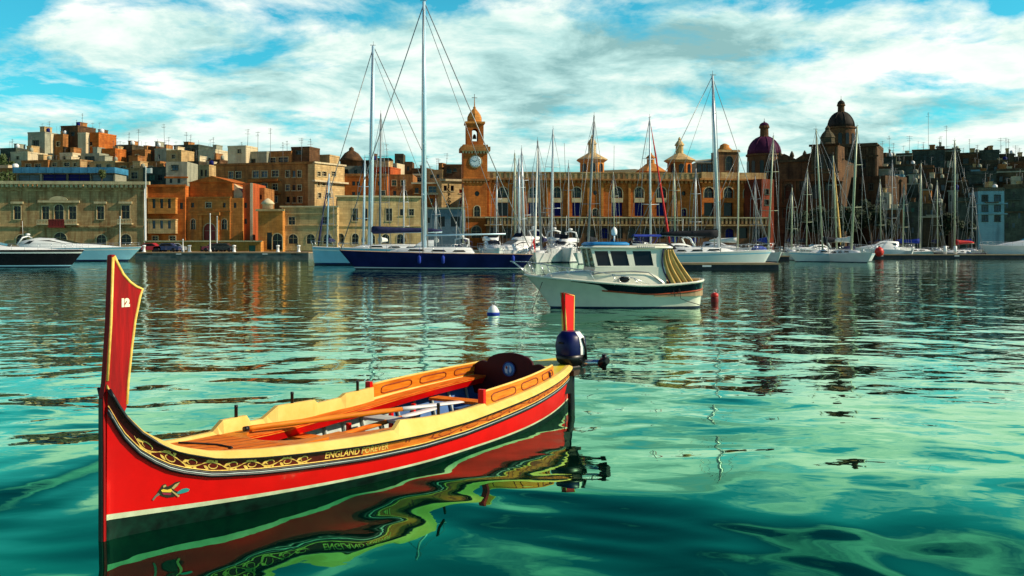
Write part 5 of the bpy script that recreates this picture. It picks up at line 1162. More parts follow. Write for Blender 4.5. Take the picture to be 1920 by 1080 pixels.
M_MCH = mat('cruiser_hull_white', (0.76, 0.74, 0.60), .2, var=.06, coat=.4)
mb = MB()
for sg in (1, -1): mb.loft([[mpt(t, z, sg) for z in (-.3, 0, .06, .3, .3 + (zsm(t) - .3) * .4, zsm(t) - .28, zsm(t) - .06, zsm(t))] for t in mts], 0, True, closed=False, ms=[0, 0, 1, 1, 1, 1, 1])
mb.build('hull', [M_ANTIF, M_MCH], mc)
for sg in (1, -1):
    mb = MB(); mb.loft([[mpt(t, z, sg) + Vector((0, sg * .012, 0)) for z in (zsm(t) - .27 * k, zsm(t) - .02)] for t, k in [(.02, .12), (.12, .14), (.25, .2), (.36, .35), (.40, 1)] + [(q, 1.) for q in (.44, .52, .6, .68, .76, .83, .88, .92, .95, .975, .995)]], 0, True, closed=False); mb.build('sheer_stripe', mat('dark_green_stripe', (0.008, 0.016, 0.022), .15, var=.3, coat=.5), mc, fixn=False)
    mb = MB(); mb.tube([mpt(t, zsm(t) - .285, sg) + Vector((0, sg * .02, 0)) for t in (.36, .44, .52, .6, .68, .76, .83, .88, .92, .95, .975, .995)], .028, 6); mb.build('rubbing_strake', mat('orange_red_strake', (.42, .07, .02), .4), mc)
    mb = MB(); mb.tube([mpt(t, zsm(t) + .02, sg) for t in mts], .05, 6); mb.build('gunwale', M_MCH, mc)
mb = MB(); mb.loft([[(mpt(t, zsm(t), 1).x, s * mw(t) * .97, zsm(t) - .02 + .05 * (1 - s * s)) for s in (1, .5, 0, -.5, -1)] for t in mts if t < .7], 0, True, closed=False); mb.build('foredeck', M_MCH, mc)
mb = MB(); mb.loft([[(mpt(t, .5, 1).x, s * mw(t) * .9, .42) for s in (1, 0, -1)] for t in mts if t > .6], 0, closed=False); mb.build('cockpit_floor', M_TEAK, mc)
for sg in (1, -1):
    mb = MB(); mb.loft([[(mpt(t, zsm(t), 1).x, sg * mw(t) * .90, z) for z in (.42, zsm(t) + .03)] for t in mts if t > .6], 0, closed=False); mb.build('cockpit_side', M_TEAK, mc)
# trunk cabin
def tring(x, w, z0, h, k=.86): return [(x, w, z0), (x, w * .98, z0 + h * .6), (x, w * k, z0 + h), (x, 0, z0 + h * 1.07), (x, -w * k, z0 + h), (x, -w * .98, z0 + h * .6), (x, -w, z0)]
mb = MB(); mb.loft([tring(.38 + .9 * 0, .08, 1.05, .06), tring(.55, .30, 1.02, .18), tring(1.1, .62, .96, .30), tring(1.9, .82, .88, .42), tring(2.6, .90, .82, .52), tring(3.4, .94, .76, .60), tring(4.0, .95, .74, .60), tring(4.45, .95, .74, .30), tring(4.6, .95, .74, .05)], 0, True, closed=False)
tk = mb.build('trunk_cabin', M_MCH, mc)
for sg in (1, -1):
    pm = MB(); pm.lathe([(.001, .0), (.15, 0), (.15, .03), (.001, .03)], n=20); pm.v = [(3.02 + x * 1.25, sg * (.925 + z), 1.02 + y * .75) for x, y, z in pm.v]; pp = pm.build('porthole', M_SMOKE, tk)
    pm = MB(); pm.tube([(3.02 + .19 * math.cos(a), sg * .955, 1.02 + .115 * math.sin(a)) for a in [i * math.pi / 10 for i in range(21)]], .014, 5); pm.build('rim', M_STEEL, pp)
    pm = MB(); pm.tube([(1.9, sg * .86, 1.20), (2.4, sg * .915, 1.27), (3.3, sg * .935, 1.30), (3.9, sg * .945, 1.26), (4.4, sg * .95, .88)], .022, 5); pm.build('grab_rail', M_DARKWOOD if sg > 9 else M_MASTD, tk)
# wheelhouse: corner posts, window band, roof
wx0, wx1, wx2 = 2.02, 4.56, 3.55
zb_, zm_, zt2 = 1.34, 1.44, 2.08
W0, W1 = .84, .74
mb = MB()
mb.loft([[(wx0 - .06, -W0, zb_ - .2), (wx0 - .06, W0, zb_ - .2), (wx1, W0 + .05, zb_ - .5), (wx1, -W0 - .05, zb_ - .5)], [(wx0, -W0, zm_), (wx0, W0, zm_), (wx1, W0 + .03, zm_), (wx1, -W0 - .03, zm_)]], 0)
def slab(p0, p1, q0, q1, t):    # wall piece between two lower and two upper points with thickness t in y
    sgn = 1 if p0[1] > 0 else -1
    v = [p0, p1, q1, q0]; mb.add(v + [(x, y - sgn * t, z) for x, y, z in v], [(0, 1, 2, 3), (7, 6, 5, 4), (0, 4, 5, 1), (1, 5, 6, 2), (2, 6, 7, 3), (3, 7, 4, 0)])
def wy(z, sg): return sg * (W0 + .01 - (W0 - W1) * (z - zm_) / (zt2 - zm_))
def wxx(x, z): return x - .13 * (z - zm_) / (zt2 - zm_) * (1 if x < 3.4 else .75)
zlo, zhi = zm_ + .05, zt2 - .08
for sg in (1, -1):
    def q(x, z): return (wxx(x, z), wy(z, sg), z)
    slab(q(wx0, zm_), q(wx1, zm_), q(wx0, zlo), q(wx1, zlo), .04); slab(q(wx0, zhi), q(wx1, zhi), q(wx0, zt2), q(wx1, zt2), .04)
    for xa, xb_ in ((wx0, 2.12), (2.60, 2.68), (3.26, 3.46), (4.12, wx1)): slab(q(xa, zlo), q(xb_, zlo), q(xa, zhi), q(xb_, zhi), .04)
for ya, yb in ((-W0, -W0 + .07), (-.05, .05), (W0 - .07, W0)):
    k = W1 / W0; mb.add([(wx0 - .001, ya, zm_), (wx0 - .001, yb, zm_), (wx0 - .131, yb * k, zt2), (wx0 - .131, ya * k, zt2), (wx0 + .05, ya, zm_), (wx0 + .05, yb, zm_), (wx0 - .08, yb * k, zt2), (wx0 - .08, ya * k, zt2)], [(0, 1, 2, 3), (4, 7, 6, 5), (0, 4, 5, 1), (1, 5, 6, 2), (2, 6, 7, 3), (3, 7, 4, 0)])
wh = mb.build('wheelhouse', M_MCH, mc)
for sg in (1, -1):
    for xa, xb_ in ((2.12, 2.60), (2.68, 3.26), (3.46, 4.12)):
        pm = MB(); pm.add([(wxx(x, z), wy(z, sg) - sg * .03, z) for x, z in ((xa, zlo), (xb_, zlo), (xb_, zhi), (xa, zhi))], [(0, 1, 2, 3)]); pm.build('window', M_SMOKE, wh)
for sg in (1, -1):
    pm = MB(); ya, yb = sg * .05, sg * (W0 - .07); k = W1 / W0; pm.add([(wx0 + .03, ya, zm_ + .02), (wx0 + .03, yb, zm_ + .02), (wx0 - .09, yb * k, zt2 - .06), (wx0 - .09, ya * k, zt2 - .06)], [(0, 1, 2, 3)]); pm.build('windscreen', M_SMOKE, wh)
def roof(x0, x1, w, z, h, m, name, bev=.12):
    mb = MB()
    def rg(i, zz): return [(x0 + i + bev, -w + i, zz), (x1 - i - bev, -w + i, zz), (x1 - i, -w + i + bev, zz), (x1 - i, w - i - bev, zz), (x1 - i - bev, w - i, zz), (x0 + i + bev, w - i, zz), (x0 + i, w - i - bev, zz), (x0 + i, -w + i + bev, zz)]
    mb.loft([rg(.03, z), rg(0, z + h * .3), rg(0.02, z + h * .6), rg(.10, z + h)], 0, True, cap=True); return mb.build(name, m, mc)
roof(1.82, 4.86, .86, zt2 + .003, .11, M_MCH, 'roof')
roof(1.88, 3.30, .79, zt2 + .118, .12, mat('blue_roof_cover', (0.02, 0.22, 0.52), .5, var=.15, vs=4), 'roof_cover')
roof(3.44, 4.70, .74, zt2 + .118, .06, M_MCH, 'roof_hatch')
mb = MB(); mb.lathe([(.07, 0), (.07, .12), (.03, .16)], (3.37, -.55, zt2 + .12), 8); mb.build('horn', M_BLACK, mc)
mb = MB(); mb.lathe([(.12, 0), (.17, .05), (.17, .18), (.08, .28), (.0, .3)], (2.98, .2, zt2 + .29 + .35), 12); mb.v = [(2.98 + (x - 2.98) * .62, .2 + (y - .2) * .62, z - .16) for x, y, z in mb.v]; mb.tube([(2.98, .2, zt2 + .28), (2.98, .2, zt2 + .50)], .03, 6); mb.build('radome', M_WHITE, mc)
mb = MB()
for i in range(9): mb.box(3.5 + i * .075, 3.5 + i * .075 + .045, -.872, -.862, zt2 + .03, zt2 + .085)
mb.build('name_lettering', M_MASTD, mc)
# tan canvas draped from the roof to the stern
def fan(px_t, px_b, y_t, y_b, bul, n=10):
    rows = []
    for i in range(n + 1):
        f = i / n; row = []
        for (xt, xb, yt_, yb_) in zip(px_t, px_b, y_t, y_b):
            row.append((xt + (xb - xt) * f ** 1.15 - .10 * math.sin(math.pi * f) * (1 if xb < 5.3 else .3), (yt_ + (yb_ - yt_) * f), zt2 - .03 - (zt2 - .03 - .84) * f + bul * math.sin(math.pi * f) * .3))
        rows.append(row)
    return rows
for sg in (1, -1):
    for k, (b0_, b1_) in enumerate(((4.72, 4.94), (4.99, 5.19), (5.24, 5.42), (5.47, 5.64))):
        t0_ = 4.50 + .085 * k; mb = MB(); ys = .78 + .03 * (k % 2)
        mb.loft(fan([t0_, t0_ + .04, t0_ + .08], [b0_, (b0_ + b1_) / 2, b1_], [sg * ys, sg * (ys + .05), sg * ys], [sg * (.93 - .02 * k), sg * (1.03 - .02 * k), sg * (.93 - .03 * k)], .1), 0, True, closed=False)
        mb.build('side_curtain', M_CTAN, mc, fixn=False)
    mb = MB(); mb.tube([(4.48 - .16 * math.sin(math.pi * f) + .22 * f, sg * (.82 + .13 * f), zt2 - .03 - 1.2 * f) for f in [i / 8 for i in range(9)]], .026, 5); mb.build('canvas_frame', M_CNAVY, mc)
for k, (a0, a1) in enumerate(((-.80, -.42), (-.38, .0), (.04, .40), (.44, .80))):
    mb = MB(); mb.loft([[(4.82 + .80 * f ** 1.2 + .03 * math.sin(j * 1.7 + k), a0 + (a1 - a0) * j / 5, zt2 - .05 - 1.2 * f) for j in range(6)] for f in [i / 8 for i in range(9)]], 0, True, closed=False); mb.build('canvas_panel', M_CTAN, mc, fixn=False)
# rails
for sg in (1, -1):
    mb = MB(); top = []
    for t, hh in ((-.075, .50), (0.02, .50), (.10, .46), (.20, .42), (.32, .38), (.44, .33), (.56, .26), (.66, .04)):
        tt = max(t, 0); p = mpt(tt, zsm(tt), sg); y = sg * max(abs(p.y) - .03, .17 + .1 * tt); x = p.x + (t * ML if t < 0 else 0)
        top.append((x, y, zsm(tt) + hh)); bx = mpt(min(tt + .02, 1), zsm(tt), sg)
        mb.tube([(bx.x + .08, sg * max(abs(bx.y) - .03, .06), zsm(tt)), (x, y, zsm(tt) + hh)], .014, 5)
    mb.tube(top, .016, 6); 
    mb.build('guard_rail', M_STEEL, mc)
mb = MB(); mb.tube([(-.28 - .075 * ML, .17, 1.64), (-.28 - .075 * ML - .08, 0, 1.64), (-.28 - .075 * ML, -.17, 1.64)], .016, 6); mb.build('pulpit', M_STEEL, mc)
mb = MB(); mb.box(-.62, .1, -.15, .15, 1.09, 1.15); mb.build('bow_platform', M_TEAK, mc)
mb = MB(); mb.tube([(5.0, -1.02, .75), (5.02, -1.08, .35), (5.25, -1.12, .25), (5.7, -1.15, .12), (6.0, -1.15, .02)], .012, 4); mb.tube([(4.75, -1.02, .78), (4.8, -1.08, .42), (4.95, -1.09, .44), (4.98, -1.04, .8)], .012, 4); mb.build('fender_line', M_ROPE, mc)
def rope(label, pts, r=.012, m=None):
    o = MB(); o.tube(pts, r, 5); ob = o.build('mooring_rope', m or M_ROPE); tag(ob, label, 'rope'); return ob
A2 = A + Vector((.02, 0, 0))
rope('slack dark mooring rope from the motor cruiser bow, left one', [A2 + Vector((-.45, -.1, 1.1)), P(968, 545, 33.6), P(962, 580, 33.0), P(958, 592, 32.6)])
rope('dark mooring rope from the motor cruiser bow into the water, right one', [A2 + Vector((.3, -.25, .95)), P(1008, 552, 33.4), P(997, 585, 32.6)])
# ------------------------------------------------------------------ the red dghajsa in front
BOW = Vector((-3.07, 7.40, 0)); STN = Vector((0.80, 13.80, 0)); DL = (STN - BOW).length; DA = math.atan2(STN.y - BOW.y, STN.x - BOW.x)
dg = empty('rowing_boat', BOW, DA, 'red wooden harbour boat with tall carved prow, cream gunwales and gold scrollwork', 'boat')
_t = np.array([0, .012, .03, .06, .1, .15, .2, .3, .4, .5, .6, .7, .8, .9, 1.0]); _z = np.array([1.13, .93, .75, .60, .505, .462, .437, .395, .378, .39, .43, .466, .508, .55, .60])
_tt = np.linspace(0, 1, 401); _zz = np.interp(_tt, _t, _z)
for _ in range(3):
    k_ = np.array([1, 2, 3, 2, 1]) / 9.0; p_ = np.pad(_zz, 2, mode='edge'); _zs = np.convolve(p_, k_, 'valid'); _zs[:6] = _zz[:6]; _zz = _zs
def ZS(t): return float(np.interp(t, _tt, _zz))
def DW(t):
    return .04 + .76 * max(0.0, 1 - abs((t - .52) / .52 if t < .52 else (t - .52) / .48) ** 2.4) ** .92
ZK = -.24
def HB(t, z):
    a = .15 + .42 * abs(2 * t - 1.02) ** 3
    return max(DW(t) * max((z - ZK) / (ZS(t) - ZK), 0.001) ** a, .03)
def sp_(t): return .075 + .10 * (1 - min(1, t / .45)) ** 1.3 + .035 * max(0, (t - .6) / .4) ** 1.5      # top of the white boot stripe
def side(t, z, off, sg): return Vector((t * DL, sg * (HB(t, z) + off), z))
def BH(t): return .118 + .03 * (1 - min(1, t / .12))          # height of the decorated band
ts = [i / 72 for i in range(73)]; ts = sorted(set(ts + [.004, .008, .02, .98, .992]))

M_DRED = mat('glossy_red_boat_paint', (0.72, 0.003, 0.003), .4, var=.10, vs=2.5, coat=.06, bump=.08, bs=9, spec=.2)
M_PROW = mat('worn_red_prow_paint', (0.40, 0.003, 0.004), .55, vs=3, st=(9, 9, .8), col2=(.20, .002, .003), spec=.15, bump=.2, bs=8)
M_DGREEN = mat('green_bottom_paint', (0.003, 0.026, 0.016), .5, vs=9, col2=(.001, .005, .004), spec=.2)
M_DSTRIPE = mat('boot_stripe_cream', (0.70, 0.72, 0.50), .5, vs=5, col2=(.46, .48, .30), spec=.15)
M_DCREAM = mat('cream_yellow_paint', (0.82, 0.58, 0.17), .5, vs=5, col2=(.76, .49, .115), spec=.12, bump=.1, bs=20)
M_VARN = mat('orange_varnished_wood', (0.86, 0.25, 0.03), .75, var=.2, vs=3, st=(1.2, 14, 14), col2=(.56, .09, .006), coat=0, spec=.05, bump=.15, bs=10)
M_VARN2 = mat('golden_varnished_wood', (0.72, 0.24, 0.018), .45, var=.2, vs=3, st=(1.0, 12, 12), col2=(.52, .12, .008), coat=0, spec=.08, bump=.15, bs=10)
M_BANDW = mat('red_brown_band_varnish', (0.72, 0.20, 0.02), .35, var=.3, vs=3, st=(1.0, 8, 8), col2=(.52, .10, .012), coat=.05, spec=.2)
M_BANDD = mat('dark_wine_band', (0.14, 0.009, 0.006), .45, vs=5, col2=(.05, .004, .003), spec=.2)
M_DMAROON = mat('maroon_paint', (0.075, 0.010, 0.012), .4, var=.25, vs=4)
M_GOLDP = mat('gold_paint', (0.85, 0.52, 0.11), .4, var=.2, vs=20)
M_GOLDD = mat('dark_carved_gold', (0.26, 0.035, 0.008), .5, var=.3, vs=20)
M_SILV = mat('worn_silver_strip', (0.36, 0.42, 0.40), .5, .2, var=.2, vs=8)
M_INNER = mat('pale_blue_white_inner_paint', (0.58, 0.64, 0.58), .6, var=.25, vs=3, col2=(.30, .36, .34))
M_FLOOR = mat('blue_floor_and_shade_paint', (0.05, 0.14, 0.36), .6, var=.3, vs=3)
M_YEL = mat('yellow_deck_paint', (0.85, 0.66, 0.03), .4, var=.1)
M_PURP = mat('dark_wine_paint', (0.045, 0.004, 0.007), .5, var=.25, spec=.15)

mb = MB()
for sg in (1, -1):
    rows = []
    for t in ts:
        s1 = sp_(t); s0 = s1 - .024 - .018 * (1 - min(1, t / .3)); zt = ZS(t)
        zz = [ZK, -.12, 0, s0, s1, s1 + (zt - s1) * .3, s1 + (zt - s1) * .6, zt - BH(t) * .6, zt]
        rows.append([side(t, z, 0, sg) for z in zz])
    mb.loft(rows, 0, True, closed=False, ms=[0, 0, 0, 1, 2, 2, 2, 2])
for t in (0, 1):
    zz = [ZK, 0, sp_(t), ZS(t)]; mb.add([side(t, z, 0, 1) for z in zz] + [side(t, z, 0, -1) for z in zz], [(i, i + 1, 5 + i, 4 + i) for i in range(3)], 2)
mb.build('hull', [M_DGREEN, M_DSTRIPE, M_DRED], dg)
# painted keel edge at the stem
def strip(f0, f1, off0, off1, sg, tl, name, m, parent=None, sm=True):
    mb = MB(); mb.loft([[side(t, f0(t), off0, sg), side(t, f1(t), off1, sg)] for t in tl], 0, sm, closed=False); return mb.build(name, m, parent or dg, fixn=False)
def rod(fz, off, r, sg, tl, name, m, parent=None, n=6):
    mb = MB(); mb.tube([side(t, fz(t), off, sg) for t in tl], r, n); return mb.build(name, m, parent or dg)
tl = [t for t in ts if t <= .995]
bands = {}
for sg in (1, -1):
    mb = MB(); mb.loft([[side(t, ZS(t) - BH(t), .006, sg), side(t, ZS(t) - .004, .006, sg)] for t in tl], 0, True, closed=False); mb.m = [0 if v[0] * 0 + tl[i] < .288 else 1 for i, v in enumerate(mb.f)]; bands[sg] = mb.build('decorated_band', [M_BANDD, M_BANDW], dg, fixn=False)  # dark wine on the bow part, red-brown varnish aft
    rod(lambda t: ZS(t) - BH(t) - .002, .010, .010, sg, tl, 'black_moulding', M_BLACK)
    rod(lambda t: ZS(t) - BH(t) - .014, .016, .0055, sg, tl, 'silver_strip', M_SILV)
    rod(lambda t: ZS(t) - BH(t) - .030, .010, .014, sg, tl, 'rubbing_strake', M_BLACK)
    rod(lambda t: ZS(t) - BH(t) + .014, .010, .005, sg, tl, 'gold_line', M_GOLDP, bands[sg])
    rod(lambda t: ZS(t) - .010, .020, .016, sg, tl, 'dark_rail_edge', M_BLACK)
# cream gunwale plank with raised oar blocks
def hp(t, prof):
    xs_, hs = zip(*prof); return float(np.interp(t, xs_, hs))
base_p = [(0, .02), (.03, .03), (.06, .04), (.12, .052), (.2, .06)]
near_p = base_p + [(.34, .075), (.347, .075), (.365, .15), (.45, .115), (.53, .10), (.55, .10), (.552, .065), (.8, .06), (1, .04)]
far_p = base_p + [(.203, .065), (.215, .165), (.262, .17), (.275, .10), (.300, .10), (.322, .215), (.40, .205), (.412, .155), (.462, .155), (.470, .195), (.535, .185), (.536, .085), (.8, .06), (1, .04)]
gts = sorted(set(tl + [x for x, _ in near_p + far_p if x <= .995]))
for sg, pf in ((-1, near_p), (1, far_p)):
    mb = MB(); rows = []
    for t in gts:
        z = ZS(t); h = hp(t, pf); w = HB(t, z); k = min(1, w / .12)
        o, i_, lean = w + .004 + .031 * min(1, t / .05), max(w - .10 * k, .008), .55 * h * k
        th = .045 * k
        rows.append([Vector((t * DL, sg * y, zz)) for y, zz in ((o, z - .004), (o - .004, z + .022), (max(o - .02 - lean, .02), z + max(h, .03)), (max(o - .02 - lean - th, .012), z + max(h, .03)), (max(i_ - lean * .4, .006), z + .015), (i_, z - .02))])
    mb.loft(rows, 0, False, closed=True, cap=True)
    mb.build('gunwale', M_DCREAM, dg)
def INW(t): return max(DW(t) - .13, .02)
# deck planks
def deckpart(fa, fb, fz, tl2, name, m, sub=3):
    mb = MB(); rows = []
    for t in tl2:
        a, b_ = fa(t), fb(t); rows.append([(t * DL, a + (b_ - a) * j / sub, fz(t)) for j in range(sub + 1)])
    top = rows; bot = [[(x, y, z - .025) for x, y, z in r_] for r_ in rows]
    mb.loft([[*a, *b_[::-1]] for a, b_ in zip(top, bot)], 0, False, cap=True); return mb.build(name, m, dg)
def SDW(t): return .14 + .14 * max(0, min(1, (.42 - t) / .15)) + .03 * math.sin(math.pi * (t - .2) / .62)
def seq(a, b_, n): return [a + (b_ - a) * i / n for i in range(n + 1)]
dz = lambda t: ZS(t) + .0 - .02
deckpart(lambda t: -INW(t), INW, lambda t: ZS(t) + .045 - .03 * max(0, 1 - (t - .05) / .06), seq(.05, .205, 12), 'foredeck', M_VARN, 4)
# arched aft edge of the foredeck
mb = MB(); n = 14; e0 = []
for i in range(n + 1):
    y = -INW(.207) + 2 * INW(.207) * i / n; s = (y / INW(.207)); e0.append((.2065 * DL + .02 + .42 * abs(s) ** 2.2, y))
zf = ZS(.21) + .042
mb.loft([[(.2065 * DL, y, zf), (x, y, zf), (x, y, zf - .16), (.2065 * DL, y, zf - .16)] for x, y in e0], 0, False, closed=True, cap=True); mb.build('foredeck_arch', M_VARN2, dg)
mb = MB(); xb0 = .20 * DL; mb.prism([(xb0, y, z) for y, z in ((-.42, -.06), (.42, -.06), (.47, .12), (.48, ZS(.2) + .01), (-.48, ZS(.2) + .01), (-.47, .12))], (.02, 0, 0)); mb.build('bulkhead', M_PURP, dg)
for y in (-.40, -.27, -.135, .0, .135, .27, .40):
    mb = MB(); q_ = [t for t in seq(.06, .204, 16) if INW(t) > abs(y) + .02]
    mb.loft([[(t * DL, y - .004, ZS(t) + .047 - .03 * max(0, 1 - (t - .05) / .06)), (t * DL, y + .004, ZS(t) + .047 - .03 * max(0, 1 - (t - .05) / .06))] for t in q_], 0, closed=False); mb.build('caulking_seam', M_DARKWOOD, dg, fixn=False)
mb = MB(); mb.box(.29 * DL, .335 * DL, -INW(.3) + .02, -.12, ZS(.3) - .02, ZS(.3) + .012); mb.build('hatch_board', M_VARN2, dg)
for sg in (1, -1):
    deckpart(lambda t: sg * (INW(t) - SDW(t)), lambda t: sg * (INW(t) + .02), lambda t: ZS(t) + .035, seq(.208, .80, 24), 'side_deck', M_VARN if sg > 0 else M_VARN2, 2)
    mb = MB(); mb.loft([[(t * DL, sg * (INW(t) - SDW(t) + o_), z) for o_, z in ((.05, ZS(t) - .07), (-.005, ZS(t) + .03))] for t in seq(.212, .79, 24)], 0, True, closed=False); mb.build('inner_stringer', M_DRED if sg > 0 else M_VARN, dg)
    mb = MB(); mb.loft([[side(t, z, -.05, sg) for z in (-.13, -.02, .1, ZS(t) - .05)] for t in seq(.2, .9, 24)], 0, True, closed=False); mb.m = [1 if (i // 3) > 12 else 0 for i in range(len(mb.f))]; mb.build('inner_planking', [M_INNER, M_FLOOR], dg)  # aft planking takes the floor blue, imitating in colour the shadow there
    for k in range(13):
        t = .26 + k * .042; mb = MB(); mb.tube([side(t, z, -.075, sg) for z in (-.12, .0, .1, ZS(t) - .06)], .02, 5); mb.build('frame_rib', M_INNER, dg)
mb = MB(); mb.loft([[(t * DL, s * HB(t, -.08) * .86, -.09) for s in (-1, 0, 1)] for t in seq(.205, .9, 16)], 0, False, closed=False); mb.build('floorboards', M_FLOOR, dg)
for t, w_, m in ((.335, .20, M_VARN), (.50, .22, M_INNER), (.655, .20, M_VARN)):
    mb = MB(); mb.box(t * DL - w_ / 2, t * DL + w_ / 2, -INW(t) + .16, INW(t) - .16, ZS(t) - .10, ZS(t) - .07); mb.build('thwart', m, dg)
for t, y in ((.42, .30), (.52, .33), (.575, .33)):
    mb = MB(); mb.box(t * DL - .02, t * DL + .02, y - .02, y + .02, -.08, ZS(t) - .03); mb.build('pillar', M_DRED, dg)
# coaming boards with routed panels
for sg in (1, -1):
    ct = seq(.553, .815, 14) if sg < 0 else seq(.537, .80, 14); ch = lambda t: .170 - .03 * (t - .55) / .25
    def cpt(t, f, o): 
        w = HB(t, ZS(t)) - .055 - o; return Vector((t * DL, sg * (w - .02 * f), ZS(t) + .035 + f * ch(t)))
    mb = MB(); mb.loft([[cpt(t, 0, 0), cpt(t, 1, 0), cpt(t, 1, .035), cpt(t, 0, .035)] for t in ct], 0, False, closed=True, cap=True); co = mb.build('coaming', M_VARN2, dg)
    mb = MB(); mb.tube([cpt(t, 1.02, .0175) for t in ct], .016, 5); mb.build('cap_rail', M_DCREAM, co)
    a0, a1 = ct[0], ct[-1]
    for p0, p1 in ((.08, .36), (.44, .68), (.76, .96)):
        for o in (-.004, .039):
            mb = MB(); n = 24; loop = []
            for i in range(n + 1):
                a = 2 * math.pi * i / n; c_, s_ = math.cos(a), math.sin(a)
                f = .5 + .26 * max(-1, min(1, s_ * 1.5)); q = (p0 + p1) / 2 + (p1 - p0) / 2 * max(-1, min(1, c_ * 1.08)) 
                loop.append(cpt(a0 + (a1 - a0) * q, f, o))
            mb.tube(loop, .007, 4); rp_ = mb.build('routed_panel', M_GOLDD, co)
            mb = MB(); mb.poly(loop[:-1]); mb.build('panel_face', M_VARN, rp_, fixn=False) if False else None
    mb = MB(); x = ct[0] * DL; p = cpt(ct[0], 0, .0175); mb.box(x - .05, x - .002, p.y - .035, p.y + .035, p.z - .03, p.z + .21); mb.build('end_post', M_DRED, co)
# back board
bt = .785; bx = bt * DL; bw_ = DW(bt) - .05
def bprof():
    pts = [(-bw_, .30), (bw_, .30), (bw_ * 1.0, ZS(bt) + .12)]
    for i in range(7): a = i / 6; pts.append((bw_ * (1.0 - .30 * a), ZS(bt) + .12 + .10 * math.sin(a * math.pi / 2)))
    for i in range(13): a = math.pi * i / 12; pts.append((bw_ * .58 * math.cos(a), ZS(bt) + .205 + .135 * math.sin(a)))
    for i in range(7): a = 1 - i / 6; pts.append((-bw_ * (1.0 - .30 * a), ZS(bt) + .12 + .10 * math.sin(a * math.pi / 2)))
    return pts
mb = MB(); mb.prism([(bx, y, z) for y, z in bprof()], (.035, 0, 0)); bb_ = mb.build('back_board', M_PURP, dg)
mb = MB(); pz = ZS(bt) + .135; mb.lathe([(.001, 0), (.088, 0), (.088, .012), (.001, .014)], n=28); mb.v = [(bx - .002 - z, x + .0, pz + y) for x, y, z in mb.v]; bd = mb.build('badge', mat('badge_blue', (.10, .26, .55), .4, var=.15, vs=30), bb_)
mb = MB(); mb.tube([(bx - .016, .088 * math.cos(a), pz + .088 * math.sin(a)) for a in [i * math.pi / 14 for i in range(29)]], .007, 5); mb.build('badge_rim', mat('badge_dark_blue', (.02, .04, .20), .4), bd)
mb = MB()
mb.prism([(bx - .018, y, pz + z) for y, z in ((.045, .035), (.06, -.0), (.045, -.045), (.015, -.055), (.02, .0), (.005, .045))], (-.004, 0, 0))
mb.prism([(bx - .018, y, pz + z) for y, z in ((-.01, .05), (-.035, .03), (-.045, -.015), (-.02, -.05), (-.005, -.02), (-.015, .01))], (-.004, 0, 0)); mb.build('badge_emblem', mat('badge_pale', (.55, .66, .74), .5), bd)
mb = MB(); mb.prism([(bx - .019, .03 + .014 * math.cos(a), pz + .02 + .02 * math.sin(a)) for a in [i * math.pi / 4 for i in range(8)]], (-.005, 0, 0)); mb.build('badge_mark', M_SHUT_RED, bd)
# stern deck and seat
deckpart(lambda t: -max(DW(t) - .06, .02), lambda t: max(DW(t) - .06, .02), lambda t: ZS(t) + .045, seq(.80, .985, 8), 'stern_deck', M_YEL, 2)
mb = MB(); mb.box(.70 * DL, .775 * DL, -.42, .42, .16, .20); mb.build('stern_seat', M_FLOOR, dg)
# stem post (prow board), in the boat's centre plane
def board(prof, th, name, m, edge, em):
    mb = MB(); mb.prism([(x, -th / 2, z) for x, z in prof], (0, th, 0)); b_ = mb.build(name, m, dg)
    for sgn in (1, -1):
        mb = MB(); mb.tube([(x, sgn * (th / 2 - .004), z) for x, z in edge], .013, 5); mb.build('gilt_edge', em, b_)
    return b_
ztop = 2.13
prow = [(-.022, -.24), (.05, -.24), (.06, .55), (.10, .80), (.180, .96), (.195, 1.15), (.225, 1.40), (.258, 1.62), (.302, 1.80), (.328, 1.865), (.27, 1.885), (.21, 1.925), (.15, 1.985), (.105, 2.06), (.072, ztop), (.048, ztop - .005), (.026, 1.6), (-.008, 1.16), (-.026, 1.06), (-.022, .7)]
sb = board(prow, .052, 'stem_post', M_PROW, [(.183, .98), (.195, 1.15), (.225, 1.40), (.258, 1.62), (.302, 1.80), (.325, 1.86), (.27, 1.88), (.21, 1.92), (.15, 1.98), (.105, 2.055), (.070, 2.12)], M_GOLDP)
for sgn in (1, -1):
    mb = MB(); mb.tube([(x, sgn * .024, z) for x, z in ((.060, 2.11), (.040, 1.6), (.010, 1.18))], .013, 5); mb.build('gilt_edge', M_GOLDP, sb)
mb = MB(); mb.box(-.034, -.0265, -.02, .02, -.2, 1.05); mb.build('stem_iron', M_BLACK, sb)
def text_mesh(body, size, fn, name, m, parent, align='LEFT', bold=.0):
    cu = bpy.data.curves.new(name, 'FONT'); cu.body = body; cu.size = size; cu.offset = bold; cu.align_x = align; cu.resolution_u = 3
    o = bpy.data.objects.new(name, cu); COL.objects.link(o)
    bpy.context.view_layer.update()
    dgp = bpy.context.evaluated_depsgraph_get(); me = bpy.data.meshes.new_from_object(o.evaluated_get(dgp))
    bpy.data.objects.remove(o); bpy.data.curves.remove(cu)
    for v in me.vertices: v.co = fn(v.co.x, v.co.y)
    me.materials.clear(); me.materials.append(m)
    o = bpy.data.objects.new(name, me); COL.objects.link(o); o.parent = parent; return o
text_mesh('12', .078, lambda x, y: Vector((.125 + x, -.029, 1.735 + y)), 'number', mat('cream_lettering', (.85, .78, .55), .5), sb, bold=.007)
